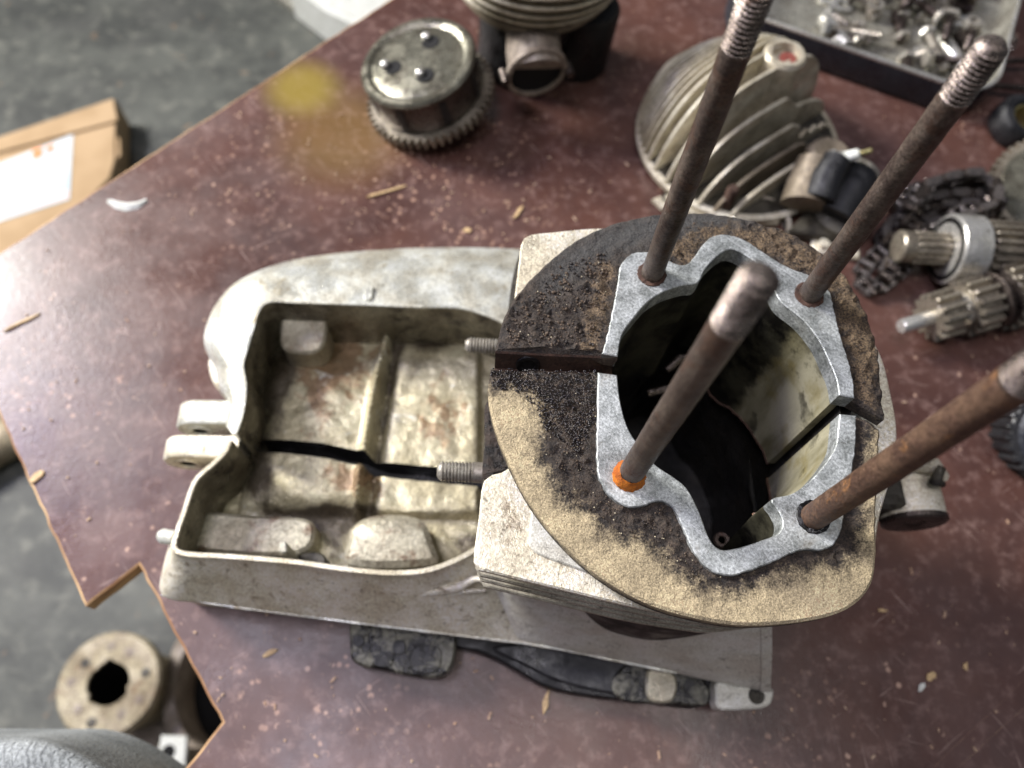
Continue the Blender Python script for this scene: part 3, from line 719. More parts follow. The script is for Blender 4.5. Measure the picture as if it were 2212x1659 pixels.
for outl_, hp in (([*fu, *gap_up[::-1][1:]], halfR), ([*fd, *gap_dn[::-1]], halfF)):
    P_ = resample([at(u, v, 30)[:2] for u, v in outl_], closed=True, step=2.0)
    if area2(P_) < 0: P_ = P_[::-1]
    v, tr = sheet(P_, 1.5); q = pix(np.column_stack([v, np.full(len(v), 30.)]))
    z = hfield(q)+np.array([noise.fractal(Vector((p[0]*.12, p[1]*.12, 2)), 1, 2, 4) for p in v])*.8
    m = MB(); m.add(np.column_stack([v, z]), tr)
    zz = hfield(pix(np.column_stack([P_, np.full(len(P_), 30.)])))
    m.grid([[(x, y, k) for (x, y), k in zip(P_, zz)], [(x, y, 5) for x, y in P_]], True, mi=1)  # black sides put the shade of the parting gap into the colour
    v3 = np.array(m.v); q = pix(np.column_stack([v3[:, :2], np.full(len(v3), 30.)])); u, v_ = q[:, 0], q[:, 1]
    bl = lambda cu, cv, su, sv: np.exp(-((u-cu)/su)**2-((v_-cv)/sv)**2)
    xr = 838-(v_-700)*.165
    gm = bl(590, 800, 60, 110)*1.1+bl(550, 1010, 60, 80)*.9+bl(560, 690, 90, 60)+bl(700, 1108, 170, 22)*.9+bl(960, 700, 110, 40)*1.1+np.exp(-((u-xr-22)/15)**2)*.6*(v_ < 1120)+bl(1010, 1160, 60, 50)*.8+bl(720, 1160, 60, 60)*.7+bl(900, 780, 60, 70)*.5  # dirty patches plus corner shade and the ridge's shadow band, as colour
    ry = bl(730, 760, 90, 70)*.8+bl(760, 1040, 70, 40)*.9+bl(690, 870, 60, 90)*.6+bl(950, 900, 60, 90)*.6+bl(850, 1180, 90, 40)*.5+.15
    cb(m, 'chamber_floor', ['chamber_metal', 'black_oily_shade'], hp, attrs={'grime_shade': np.clip(gm, 0, 1), 'rusty': np.clip(ry, 0, 1)})
# bosses and ribs in the box
def blk(uv, z1, z0, mat, name, par, b=1.2, n=40, dome=0.):
    P_ = W(uv, (z1+z0)/2, n, True)[:, :2]
    zf = None
    if dome:
        c_ = P_.mean(0); rr = np.abs(P_-c_).max(0)
        zf = lambda v: dome*(1-np.clip((((v-c_)/rr)**2).sum(1), 0, 1.2))
    return cb(slab(P_, z1, z0, 3., b, zf), name, mat, par)
blk([(628, 700), (700, 692), (712, 705), (708, 770), (690, 786), (625, 778), (618, 740)], 42, 18, 'alloy_oily', 'square_boss', halfR)
blk([(412, 1124), (440, 1118), (560, 1125), (675, 1134), (688, 1145), (680, 1190), (650, 1206), (430, 1196), (396, 1180)], 37, 18, 'alloy_oily', 'ledge_block', halfF, 1.5)
blk([(770, 1146), (800, 1128), (880, 1124), (918, 1138), (936, 1180), (948, 1222), (900, 1232), (800, 1234), (752, 1220), (757, 1180)], 37, 18, 'alloy_oily', 'rounded_boss', halfF, 2.6, 50, 2.)
blk([(800, 664), (815, 660), (812, 690), (800, 692)], 57, 20, 'alloy_clean', 'wall_rib', halfR, .5, 16)
blk([(628, 1196), (640, 1194), (642, 1216), (630, 1216)], 60, 20, 'alloy_clean', 'wall_rib', halfF, .5, 16)
blk([(835, 690), (880, 676), (895, 684), (890, 700), (850, 706)], 50, 20, 'alloy_dark', 'cast_hook', halfR, .8, 20)
blk([(655, 1214), (700, 1206), (716, 1220), (712, 1238), (670, 1236)], 46, 22, 'alloy_dark', 'cast_hook', halfF, .8, 20)
# skirt wall right of the box, below the cylinder
n = 90
T = W([(1036, 1200), (1060, 1232), (1180, 1262), (1320, 1295), (1480, 1320), (1667, 1335)], [57, 70, 84, 88, 88, 88], n)
Bk = W([(1120, 1385), (1180, 1396), (1320, 1424), (1460, 1452), (1560, 1474), (1664, 1494)], 28, n)
Cc = T*.5+Bk*.5; rows = [T, T*.97+Bk*.03]
for f in (.15, .4, .7, .93, 1): r = T*(1-f)+Bk*f; r[:, 2] += 1.2*math.sin(math.pi*f); rows.append(r)
r = Bk.copy(); r[:, 2] = 24.5; rows.append(r); r = Bk.copy(); r[:, 2] = 24; r[:, 1] += 7; rows.append(r); r = r.copy(); r[:, 2] = .8; r[:, 1] += 1; rows.append(r)
m = MB(); m.grid([[tuple(p) for p in r] for r in rows])
e = [r[-1] for r in rows]; e2 = [p+np.array([-4, 0, 0]) for p in e]
m.grid([[tuple(p) for p in e], [tuple(p) for p in e2]])
a = T[-1]; b = Bk[-1]
m.add([a, b, b+np.array([0, 60, 0]), a+np.array([0, 60, 0])], [(0, 1, 2, 3)])
cb(m, 'side_skirt', 'alloy_smooth', halfF)
# drip rib cast into the skirt
m = MB(); m.tube(W([(845, 1300), (900, 1283), (990, 1268), (1030, 1250), (1062, 1262)], [39.3, 43.3, 48.3, 52.3, 55], 24), [.7+1.3*math.sin(math.pi*i/23) for i in range(24)], 10)
cb(m, 'cast_rib', 'alloy_dirty', halfF)
m = MB(); m.tube(W([(870, 1312), (940, 1290), (1010, 1277), (1050, 1275)], [35.5, 41.5, 45.5, 48], 20), [.5+1.0*math.sin(math.pi*i/19) for i in range(20)], 10)
cb(m, 'cast_rib', 'alloy_dirty', halfF)
# corner tab with bolt hole
tab = W([(1545, 1470), (1540, 1500), (1545, 1530), (1600, 1533), (1655, 1524), (1664, 1500), (1663, 1490)], 20, 50, True)[:, :2]
cb(slab(tab, 24, 14, 4, .8), 'bolt_tab', 'alloy_smooth', halfF)
m = MB(); m.lathe([(0, .3), (1.5, .3), (1.7, .9), (3.2, 1.0), (3.4, .2), (3.4, -2)], 24, mat=xform(at(1634, 1503, 24)))
cb(m, 'bolt_hole', 'alloy_dark', halfF)
# under body between flange and bench
def under(uv, z1, mat, name, lab=None):
    P_ = W(uv, z1, 60, True)[:, :2]; o = cb(slab(P_, z1, .3, 5, 1.), name, mat, case)
    return o
under([(762, 1340), (756, 1395), (762, 1428), (830, 1448), (950, 1462), (975, 1440), (985, 1380), (980, 1340)], 17, 'greasy_casting', 'bearing_housing')
for u_, v_, rr in ((775, 1385, 2.4), (862, 1398, 3.0), (800, 1430, 1.6), (925, 1405, 2.2), (880, 1436, 1.5)):
    m = MB(); m.lathe([(0, .8), (rr*.9, .8), (rr, .5), (rr, -1)], 18, mat=xform(at(u_, v_, 17))); cb(m, 'bolt_head', 'greasy_casting' if rr < 2.3 else 'black_oily_shade', case)
for uv_ in ([(800, 1350), (850, 1352), (856, 1400), (842, 1440), (806, 1436)], [(890, 1400), (950, 1400), (945, 1450), (890, 1448)]):
    cb(slab(W(uv_, 18, 24, True)[:, :2], 17.6, 15, 4, .5), 'housing_pad', 'greasy_casting', case)
under([(975, 1360), (980, 1395), (1040, 1410), (1100, 1440), (1180, 1484), (1300, 1508), (1400, 1518), (1520, 1526), (1545, 1500), (1540, 1400), (1300, 1340)], 12, 'black_oily_shade', 'lower_cover')
blk([(1345, 1440), (1380, 1425), (1440, 1430), (1500, 1455), (1530, 1490), (1528, 1520), (1440, 1520), (1340, 1512), (1320, 1480)], 16.5, 11.9, 'greasy_casting', 'gear_housing', case, .8)
blk([(1400, 1445), (1450, 1452), (1462, 1480), (1448, 1516), (1402, 1512), (1394, 1480)], 19, 16, 'alloy_oily', 'cover_boss', case, 1.0)
m = MB(); P_ = W([(1100, 1392), (1060, 1400), (1130, 1436), (1200, 1470), (1330, 1500), (1400, 1500), (1380, 1440), (1250, 1400)], 14, 40, True)
cb(slab(P_[:, :2], 14.5, 11, 5, 1), 'oil_seal', 'rubber_black', case)
# the case's own bottom
P_ = W([(500, 800), (545, 640), (700, 600), (1000, 585), (1100, 640), (1120, 1000), (1110, 1330), (900, 1310), (560, 1262), (440, 1236), (450, 1060), (500, 960)], 12, 80, True)
cb(slab(P_[:, :2], 12, .6, 9, 1), 'case_bottom', 'black_oily_shade', case)

# mounting lugs on the left
def lug(u0, u1, vt, vb, z, r, name, par, mat):
    a = at(u0, vt, z); b = at(u1, vt, z); c_ = at(u0, vb, z); y1, y0 = a[1], c_[1]
    x0, x1 = a[0]+r, b[0]
    prof = [(x0+r*math.cos(t_), z-r+r*math.sin(t_)) for t_ in np.linspace(math.pi/2, 1.5*math.pi, 18)]+[(x1, z-2*r), (x1+4, z-2*r-1), (x1+4, z+1), (x1, z)]
    m = MB(); bb = 1.0; cx_ = np.mean([p[0] for p in prof]); cz_ = np.mean([p[1] for p in prof])
    def rr(y, k): return [(cx_+(x-cx_)*k, y, cz_+(zz-cz_)*k) for x, zz in prof]
    m.grid([rr(y0, .93), rr(y0+bb, 1), rr(y1-bb, 1), rr(y1, .93)], True, True, True)
    m.lathe([(0, .0), (3.4, .0), (3.6, .5), (5.4, .6), (5.6, 0)], 20, mat=xform((x0+.5, y0-.05, z-r), axis=(0, -1, 0)))
    cb(m, name, mat, par)
lug(376, 512, 862, 912, 40, 10, 'mounting_lug', halfR, 'alloy_clean')
lug(346, 500, 938, 984, 40, 10, 'mounting_lug', halfF, 'alloy_dirty')
blk([(468, 792), (530, 786), (535, 860), (490, 862), (472, 840)], 30, 8, 'alloy_dirty', 'corner_boss', halfR)
m = MB(); m.tube([at(380, 1162, 36), at(352, 1158, 34), at(345, 1158, 33.6)], [3.2, 3.2, 2.2], 14); cb(m, 'dowel_pin', 'alloy_clean', halfF)
# horizontal boss at the right, with its round end towards the bottom of the picture
m = MB(); c_ = at(1975, 1128, 62); r_ = 12.5
m.lathe([(0, -.4), (3.2, -.4), (3.5, .2), (r_-1.2, .0), (r_, 1.2), (r_, 27), (r_-1, 29), (0, 29)], 40, mat=xform(c_, axis=(0, 1, 0)))
cb(m, 'pivot_boss', 'alloy_dirty', case)
m = MB(); m.lathe([(0, -.9), (r_-.6, -.9), (r_+.4, -.2), (r_+.4, 1.6)], 40, mat=xform(c_, axis=(0, 1, 0))); m.lathe([(3.3, -1.6), (4.4, -1.2)], 20, mat=xform(c_, axis=(0, 1, 0)), cap=False); cb(m, 'boss_washer', 'steel_dark', case)
m = MB(); x, y, z = c_; m.prism([(x-26, y+3), (x-3, y+3), (x-1, y+26), (x-26, y+44)], 50, 72, 1.5); m.prism([(x-60, y+8), (x-20, y+8), (x-20, y+42), (x-60, y+42)], 44, 76, 2); cb(m, 'boss_bracket', 'alloy_dark', case)
m = MB(); m.tube([at(1885, 985, 90), at(1955, 985, 84), at(2010, 1005, 76), at(2034, 1030, 70)], [5, 4, 4, 3], 12); cb(m, 'cast_rib', 'alloy_dirty', case)
m = MB(); m.tube([at(2035, 1008, 84), at(2020, 1040, 80), at(2036, 1046, 76)], [1.6, 2.4, 1.4], 10); cb(m, 'broken_edge', 'alloy_dark', case)

# ------------------------------------------------------------------ studs
def stud_prof(L, r, tl, pitch=1.25, dome=True, t0=None):
    p = [(r, -8), (r, 0)]
    t0 = L-tl if t0 is None else t0
    p += [(r, t0*.25), (r*1.01, t0*.5), (r*.99, t0*.75), (r, t0)]
    z = t0+.4
    while z < L-1.8:
        p += [(r-.05, z), (r+.05, z+pitch*.3), (r-.62, z+pitch*.7)]; z += pitch
    p += [(r-.3, L-1.5), (r-.9, L-.6), (r*.5, L-.1), (0, L)]
    return p
studs = [('s1', (1408, 592), (1408+(1408-1030)*(1/.6-1)*1.0, 592-(1600-592)*(1/.6-1)), 102, 3.45, 16, 'stud_brown', 'brown_rust'),
         ('s2', (1748, 637), (2152, 88), 98, 3.45, 15, 'stud_brown', 'brown_rust'),
         ('s3', (1359, 1028), (1646, 592), 102, 3.45, 16, 'stud_brown', 'orange_rust'),
         ('s4', (1757, 1117), (1757+(1757-1030)*.72, 1117-(1600-1117)*.72), 102, 3.6, 15, 'stud_orange', 'black_oily_shade')]
labs = ['brown stud behind the bore, nearest the rear left', 'stud at the rear right with threaded rusty tip', 'stud rising from a bright orange rusty foot', 'orange-brown stud leaning out at the lower right']
for (nm, b_, t_, hh, r, tl, mt, ft), lb in zip(studs, labs):
    p0 = at(b_[0], b_[1], G); p1 = p0+np.array([0, 0, hh]) if nm in ('s1', 's4') else at(t_[0], t_[1], G+hh); ax = p1-p0; L = np.linalg.norm(ax)
    m = MB(); prof = stud_prof(L, r, tl)
    pf = []
    for i in range(len(prof)-1):
        (ra, za), (rb, zb) = prof[i], prof[i+1]; k = max(1, int(abs(zb-za)/2.5)); pf += [(ra+(rb-ra)*j/k, za+(zb-za)*j/k) for j in range(k)]
    pf.append(prof[-1])
    X = xform(p0, axis=ax); m.lathe(pf, 40, mat=X, cap=False)
    # pitted, slightly uneven shank
    vv = []
    ctr = p0; axn = ax/L
    for p in m.v:
        q = np.array(p); d_ = q-ctr; h_ = d_@axn; rad = d_-h_*axn
        if h_ < L-tl: q = q+rad*.02*noise.fractal(Vector(tuple(q*.5)), 1, 2, 4)
        vv.append(tuple(q))
    m.v = vv
    m.m = [1 if ((np.array(m.v[f[0]])-ctr)@axn) > L-tl-1 else 0 for f in m.f]
    o = cb(m, 'cylinder_stud', [mt, 'stud_tip'], case, smooth=40); tag(o, lb)
    m = MB(); rc = r+ (1.0 if ft == 'orange_rust' else .9)
    if ft == 'orange_rust': pr = [(rc+.25, -.1), (rc+.1, .9), (r+.45, 2.6), (r+.25, 4.0), (r, 4.6)]
    else: pr = [(rc+.3, .0), (rc+.1, .35), (r, .55)]
    m.lathe(pr, 40, mat=X if ft == 'orange_rust' else xform(p0), cap=False)
    m.v = [tuple(np.array(p)+np.array([nz(p, 1.3), nz((p[1], p[2], p[0]), 1.3), nz((p[2], p[0], p[1]), 1.1)])*.42) for p in m.v]
    cb(m, 'stud_foot', ft, o)
# two short threaded studs that stick out into the box
for a_, b_, z_, r in (((1090, 750), (1004, 745), 112, 3.0), ((1075, 1022), (944, 1018), 112, 3.55)):
    p0 = at(*a_, z_); p1 = at(*b_, z_); L = np.linalg.norm(p1-p0); m = MB()
    m.lathe(stud_prof(L, r, L*.62 if a_[1] > 1000 else L*.9, 1.15), 32, mat=xform(p0, axis=p1-p0), cap=False)
    cb(m, 'side_stud', 'steel', case, smooth=40)
m = MB(); m.lathe([(0, .1), (2.2, .1), (2.4, .6), (3.6, .6), (3.7, 0)], 20, mat=xform(at(1140, 787, G-7), axis=(0, -1, .3))); cb(m, 'bolt_hole', 'black_oily_shade', halfR)
# light metal lip low in the bore with a little oil hole
m = MB(); c_ = at(1560, 1166, 96); m.lathe([(1.3, -1), (1.5, 0), (2.6, .1), (3, -1)], 24, mat=xform(c_)); cb(m, 'oil_hole', 'stud_brown', case)
m = MB(); m.tube([at(1440, 800, 100), at(1470, 775, 102), at(1500, 772, 102)], [1.5, 2., 1.4], 10); m.tube([at(1400, 850, 96), at(1450, 838, 98), at(1490, 842, 98)], 1.6, 10); cb(m, 'conrod_edge', 'steel_dark', case)

# ================================================================== things on the bench
# clutch drum leaning on its hub
cl = thing('clutch_drum', 'round steel clutch drum with toothed ring and three holes in its domed top', 'clutch drum', at(930, 205, 13), (math.radians(-4), math.radians(-13), .35))
m = MB(); m.lathe([(20, 4), (33, 4), (33.5, 5), (33.5, 22), (34.5, 23), (34.5, 24.5), (33, 25.5), (20, 25.5)], 64, cap=False); m.build('drum', 'steel_dark', cl)
m = MB(); add_gear(m, 40, 50, 3.0, -3, 3, 12); m.build('toothed_ring', 'gear_steel', cl)
m = MB(); m.lathe([(34.6, 19.6), (34.9, 20.6), (33.4, 22.2), (30.6, 22.4), (29.2, 21.4), (27.6, 20.8), (25.5, 21.4), (14, 22.4), (8, 22.6), (0, 22.6)], 64); m.v = [(x, y, z+5) for x, y, z in m.v]; m.build('dished_cover', 'worn_steel', cl)
for k in range(3):
    a = math.radians((174, 273, 38)[k]); m = MB(); m.lathe([(0, 22.75), (4.2, 22.75), (4.6, 22.9), (5.2, 22.75), (5.3, 22.2)], 24, mat=Matrix.Translation((14.5*math.cos(a), 14.5*math.sin(a), 0))); m.v = [(x, y, z+5) for x, y, z in m.v]; m.build('round_hole', 'dark_void', cl)
    m = MB(); m.lathe([(2.7, 22.4), (2.6, 25), (1.6, 26), (0, 26.3)], 18, mat=Matrix.Translation((16*math.cos(a)-2.4, 16*math.sin(a)+3.4, 0))); m.v = [(x, y, z+5) for x, y, z in m.v]; m.build('rivet', 'steel_bright', cl)
for k in range(8):
    a = 2*math.pi*k/8+.1; X = Matrix.Rotation(a, 4, 'Z'); m = MB(); m.box(33.3, 34.1, -2.2, 2.2, 5.5, 21.5, 0, X); m.build('drum_slot', 'black_oily_shade', cl)
m = MB(); m.lathe([(14, -1), (14, -9), (10, -10), (0, -10)], 30); m.build('hub', 'steel_dark', cl)

# spare finned cylinder standing at the back
sp = thing('spare_cylinder', 'spare finned cylinder at the top edge with a short intake stub facing forward', 'engine cylinder', at(1128, 128, 0), (math.radians(2), math.radians(3), .3))
m = MB(); m.lathe([(0, .5), (29, .5), (30, 1.5), (30, 52), (34, 54), (34, 80), (0, 80)], 56); m.build('barrel', 'black_oily_shade', sp); m = MB(); m.lathe([(0, .6), (19, .6), (20, 2), (20, 44), (18, 47), (0, 47)], 36, mat=Matrix.Translation((34, -10, 0))); m.build('chain_tunnel', 'black_oily_shade', sp)
for k in range(6):
    z = 52+k*6.6; r = (42, 47, 50.5, 53, 54.5, 55)[k]; m = MB(); m.lathe([(20, z), (r-.6, z), (r, z+.6), (r, z+1.8), (r-.6, z+2.4), (20, z+2.4)], 64, cap=False)
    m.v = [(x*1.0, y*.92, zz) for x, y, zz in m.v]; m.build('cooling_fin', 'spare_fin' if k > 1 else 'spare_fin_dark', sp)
m = MB(); m.lathe([(0, 86), (22, 86), (23, 89), (20, 90), (0, 90)], 40); m.build('top_rim', 'spare_fin', sp)
c_ = np.array([1165, 168]); o3 = at(1128, 128, 0)
pe = at(1092, 140, 40)-o3; pp = [pe+np.array([6, 34, 8]), pe+np.array([4, 22, 9]), pe+np.array([1, 10, 5]), pe]
m = MB(); m.tube(pp, [15, 15.5, 16, 16], 28); m.build('intake_stub', 'drum_tan', sp)
ax_ = np.array([-.05, -1, -.05]); X = xform(pp[3], axis=ax_)
m = MB(); m.lathe([(15.5, -.5), (18, -.5), (18.4, .5), (18.4, 2.5), (17.5, 3.2), (15.5, 3.2), (16, 2.6), (16, .2)], 40, mat=X, cap=False); m.build('stub_flange', 'drum_tan', sp)
m = MB(); m.lathe([(0, .8), (16.2, .8)], 30, mat=X, cap=False); m.build('stub_bore', 'dark_void', sp)
for s_ in (-1, 1):
    m = MB(); m.lathe([(2.4, -2), (2.4, 7), (0, 7.6)], 16, mat=X@Matrix.Translation((s_*19.5, 0, 0))); m.build('flange_bolt', 'steel_dark', sp)

# finned cylinder head lying on its face
hx = at(1592, 300, 6)
hd = thing('cylinder_head', 'pale round cylinder head with tall parallel fins and a small red mark', 'cylinder head', hx*np.array([1, 1, 0]), (0, 0, math.radians(36)))
RB = 63.
m = MB(); m.lathe([(0, .6), (RB-4, .6), (RB-1, 3), (RB, 5), (RB, 7.6), (RB-1.5, 8.4), (0, 8.4)], 90); m.build('base_disc', 'spare_fin', hd); m = MB(); m.lathe([(0, 8.9), (RB-4, 8.9), (RB-3.4, 8.3)], 60); m.build('fin_gap_shade', 'alloy_dark', hd)  # dark disc on the base: shade between the fins put into the colour
m = MB(); m.lathe([(34, 8), (30, 14), (20, 18), (0, 20)], 48, cap=False); m.build('dome', 'alloy_dark', hd)  # dome coloured dark for the same shade between fins
offs = [58.5, 54, 49.5, 45, 40.5, 36, 31.5, 27, 22.5, 17, 9, -2, -14, -25, -34, -42]
tops = [20, 26, 31, 35, 39, 42, 45, 47, 49, 51, 53, 52, 38, 27, 20, 15]
for k, (yo, hh) in enumerate(zip(offs, tops)):
    L = math.sqrt(max(RB**2-yo**2, 10))-1; pr = []
    xs = np.linspace(-1, 1, 41); x1 = 1.
    prof = []
    for x in xs:
        h_ = 8+hh*(1-abs(x)**3.2)**.7
        if k >= 12 and x > .15: h_ = 8+(h_-8)*(1-.35*min(1, (x-.15)*4))
        if k >= 13 and x > .35: h_ *= .72+.1*math.sin(x*40)
        prof.append((x*L, h_))
    t_ = .85 if k < 9 else 1.1; rows = []
    for y_, s_ in ((yo-t_, .992), (yo-t_*.7, 1), (yo+t_*.7, 1), (yo+t_, .992)):
        rows.append([(x, y_, 7.) for x, _ in prof[:1]]+[(x*s_, y_, 7+(z-7)*s_) for x, z in prof]+[(prof[-1][0], y_, 7.)])
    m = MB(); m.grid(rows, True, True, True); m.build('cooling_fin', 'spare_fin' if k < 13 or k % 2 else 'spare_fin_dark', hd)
m = MB(); m.lathe([(12, 8), (12, 60), (10.5, 62), (8, 62), (7.5, 57), (0, 57)], 36, mat=Matrix.Translation((16, 2, 0))); m.build('stud_boss', 'spare_fin', hd)
m = MB(); m.lathe([(0, 59.5), (4.5, 59.5), (5, 58.6), (5, 56)], 20, mat=Matrix.Translation((17, 0, 0))); m.build('red_mark', 'red_enamel', hd)
m = MB(); m.lathe([(12, 8), (12, 28), (10, 30), (0, 30)], 30, mat=Matrix.Translation((18, -50, 0))); m.build('plug_boss', 'spare_fin_dark', hd)

# spark plug between head and carburettor
pl = thing('spark_plug', 'small shiny spark plug with a brass tip poking out by the cylinder head', 'spark plug', at(1788, 350, 30), (.5, .9, .5))
m = MB(); m.lathe([(0, 0), (6, 0), (6, 5), (4.5, 6), (4, 7), (4, 9), (0, 9)], 6); m.build('hex_body', 'steel_bright', pl)
m = MB(); m.lathe([(3.4, 9), (3, 16), (2.2, 17), (0, 17)], 20); m.build('insulator', 'white_plastic', pl)
m = MB(); m.lathe([(1.4, 17), (1.4, 23), (0, 23.5)], 14); m.build('terminal', 'brass', pl)
m = MB(); m.lathe([(4, 0), (4, -7), (0, -7)], 18); m.build('threaded_end', 'steel', pl)

# carburettor with black parts below the head
ca = thing('carburettor', 'oily carburettor with black cap and tubes, in front of the cylinder head', 'carburettor', at(1790, 470, 0))
def L_(u, v, z): return at(u, v, z)-at(1790, 470, 0)
m = MB(); m.tube([L_(1735, 445, 16), L_(1745, 400, 20), L_(1765, 350, 26)], [13, 12, 11], 26); m.build('mixing_chamber', 'spare_fin_dark', ca)
m = MB(); m.tube([L_(1768, 430, 24), L_(1785, 385, 30), L_(1808, 345, 34)], [9.5, 9, 8], 24); m.build('black_cap', 'rubber_black', ca)
m = MB(); m.tube([L_(1800, 470, 14), L_(1830, 420, 20), L_(1850, 385, 20)], [13, 12.5, 12], 28); m.build('air_tube', 'rubber_black', ca)
m = MB(); m.lathe([(9, -1), (12.5, -1), (13, 0), (13, 1.5), (12, 2), (9, 2)], 30, mat=xform(L_(1850, 383, 20), axis=L_(1850, 383, 20)-L_(1830, 420, 20)), cap=False); m.build('tube_ring', 'steel', ca)
m = MB(); m.lathe([(0, 0), (18, 0), (20, 3), (19, 12), (14, 15), (0, 16)], 36, mat=Matrix.Translation(tuple(L_(1808, 480, 0)))); m.build('float_bowl', 'alloy_dark', ca)
m = MB(); m.prism([tuple(L_(*p, 8)[:2]) for p in ((1700, 500), (1850, 520), (1880, 470), (1860, 440), (1740, 460))], .6, 9, 1.2); m.build('lower_flange', 'alloy_dark', ca)
m = MB(); m.tube([L_(1800, 360, 32), L_(1830, 330, 34), L_(1850, 350, 26), L_(1862, 400, 14), L_(1850, 450, 10)], 1.6, 10); m.build('cable', 'rubber_black', ca)

# ring, upright bolt and bits between head and crankcase
rg = thing('sealing_ring', 'thin bright metal ring lying just behind the sooty flange', 'ring', at(1636, 492, 0), (0.1, .05, 0))
m = MB(); m.lathe([(15, 0.8), (17.5, .8), (18.2, 2), (18.2, 7), (17, 8), (15.4, 7.6), (15, 6)], 48, cap=False); m.build('ring_band', 'steel', rg)
ub = thing('upright_bolt', 'dark rusty bolt standing upright in front of the cylinder head', 'bolt', at(1560, 462, 0), (.06, -.04, 0))
m = MB(); m.lathe([(0, .3), (7, .3), (7, 5), (0, 5)], 6); m.build('bolt_head', 'steel_dark', ub)
m = MB(); m.lathe([(3.4, 5), (3.4, 16), (3.0, 16.4)]+[x for k in range(6) for x in ((3.4, 17+k*1.3), (2.8, 17.7+k*1.3))]+[(2.6, 25.5), (0, 26)], 20, cap=False); m.build('shank', 'brown_rust', ub)
br = thing('metal_bracket', 'low grey metal bracket beside the upright bolt', 'bracket', at(1490, 452, 0))
m = MB(); m.prism([tuple((at(u, v, 3)-at(1490, 452, 0))[:2]) for u, v in ((1408, 432), (1450, 418), (1600, 444), (1690, 462), (1680, 486), (1560, 480), (1430, 452))], .3, 5, 1.); m.build('plate', 'spare_fin', br)
m = MB(); m.lathe([(2.5, 5.1), (4.2, 5.1)], 18, mat=Matrix.Translation(tuple(at(1440, 438, 0)-at(1490, 452, 0))), cap=False); m.build('hole_rim', 'alloy_dark', br)
def small(name, label, cat, loc, build, group=None, rot=(0, 0, 0)):
    m = MB(); mt = build(m); o = m.build(name, mt); o.location = Vector(tuple(loc))*MM; o.rotation_euler = rot; tag(o, label, cat, group); return o
def b_(m): m.tube([(-20, 0, 2), (-8, 3, 2.4), (6, 0, 2), (22, -4, 3)], [2, 2.8, 2.4, 1.4], 10); return 'alloy_dark'
small('metal_lever', 'small dark lever lying between the carburettor and the right rear stud', 'lever', at(1745, 520, 0), b_)
def b_(m): m.box(-14, 14, -4, 4, .2, 4, 1); m.lathe([(3, 4), (3, 7), (0, 7.4)], 16, mat=Matrix.Translation((-8, 0, 0))); return 'alloy_dirty'
small('metal_clip', 'pale metal clip below the carburettor, next to the flange rim', 'clip', at(1800, 545, 0), b_, rot=(0, 0, -.2))

# ---------------------------------------------------------------- tray with fasteners
zr = 24
a_ = at(1640, 40, zr); b2 = at(2062, 187, zr); dx = (b2-a_)[:2]; dx /= np.linalg.norm(dx); ang = math.atan2(dx[1], dx[0])
cL = at(1560, 8, zr); cR = at(2150, 222, zr); wid = np.dot((cR-cL)[:2], dx)
tr_ = thing('parts_tray', 'shallow black-sided metal tray with a bright worn rim at the top right', 'tray', (*cL[:2], 0), (0, 0, ang))
def rrect(x0, x1, y0, y1, r, n=10):
    p = []
    for cx_, cy_, a0 in ((x1-r, y0+r, -90), (x1-r, y1-r, 0), (x0+r, y1-r, 90), (x0+r, y0+r, 180)):
        for k in range(n+1): a = math.radians(a0+90*k/n); p.append((cx_+r*math.cos(a), cy_+r*math.sin(a)))
    return p
def rows_(specs): return [[(x, y, z) for x, y in rrect(i, wid-i, i, 210-i, 26-min(i, 8)*.8)] for i, z in specs]
m = MB(); m.grid(rows_([(5, .4), (1.5, 1.5), (0.2, 6), (0, zr-2.5)]), True, True); m.build('tray_side', 'tray_paint', tr_)
m = MB(); m.grid(rows_([(0, zr-2.5), (-.3, zr-1), (.3, zr), (1.6, zr), (2.2, zr-1)]), True); m.build('tray_rim', 'steel_bright', tr_)
m = MB(); m.grid(rows_([(2.2, zr-1), (4, 9), (6, 6.2), (10, 5.2)]), True, False, True); m.build('tray_floor', 'tray_inside', tr_)
TI = Matrix.Translation(Vector((cL[0], cL[1], 0)))@Matrix.Rotation(ang, 4, 'Z')
def bolt_proto(L, r, name, mats):
    e = thing(name, '', ''); m = MB(); m.lathe([(0, 0), (r*1.75, 0), (r*1.85, .4), (r*1.85, r*1.2), (0, r*1.3)], 6); m.build('bolt_head', mats[0], e)
    m = MB(); pr = [(r, 0)]; z = -L*.4; pr.append((r, z))
    while z > -L: pr += [(r, z), (r*.82, z-.55)]; z -= 1.1
    pr += [(r*.7, -L-.5), (0, -L-.5)]; m.lathe(pr, 12, cap=False); m.build('shank', mats[1], e); return e
protos = [bolt_proto(22, 3, 'hex_bolt', ('steel', 'steel_dark')), bolt_proto(34, 3, 'hex_bolt', ('steel_bright', 'steel')), bolt_proto(14, 3.4, 'hex_bolt', ('steel_dark', 'steel'))]
def nut_():
    m = MB(); p6 = lambda r, z: [(r*math.cos(math.pi*k/3), r*math.sin(math.pi*k/3), z) for k in range(6)]
    q6 = lambda r, z: [(r*math.cos(math.pi*k/3), r*math.sin(math.pi*k/3), z) for k in range(6)]
    rows = [q6(3, 0), p6(5.6, 0), p6(5.8, .5), p6(5.8, 4), p6(5.6, 4.6), q6(3, 4.6), q6(3, 0)]; m.grid(rows, True); return m.build('hex_nut', 'steel')
def washer_():
    m = MB(); m.lathe([(3.4, 0), (7.4, 0), (7.5, .7), (7.4, 1.3), (3.4, 1.3), (3.4, 0)], 24, cap=False); return m.build('flat_washer', 'steel_bright')
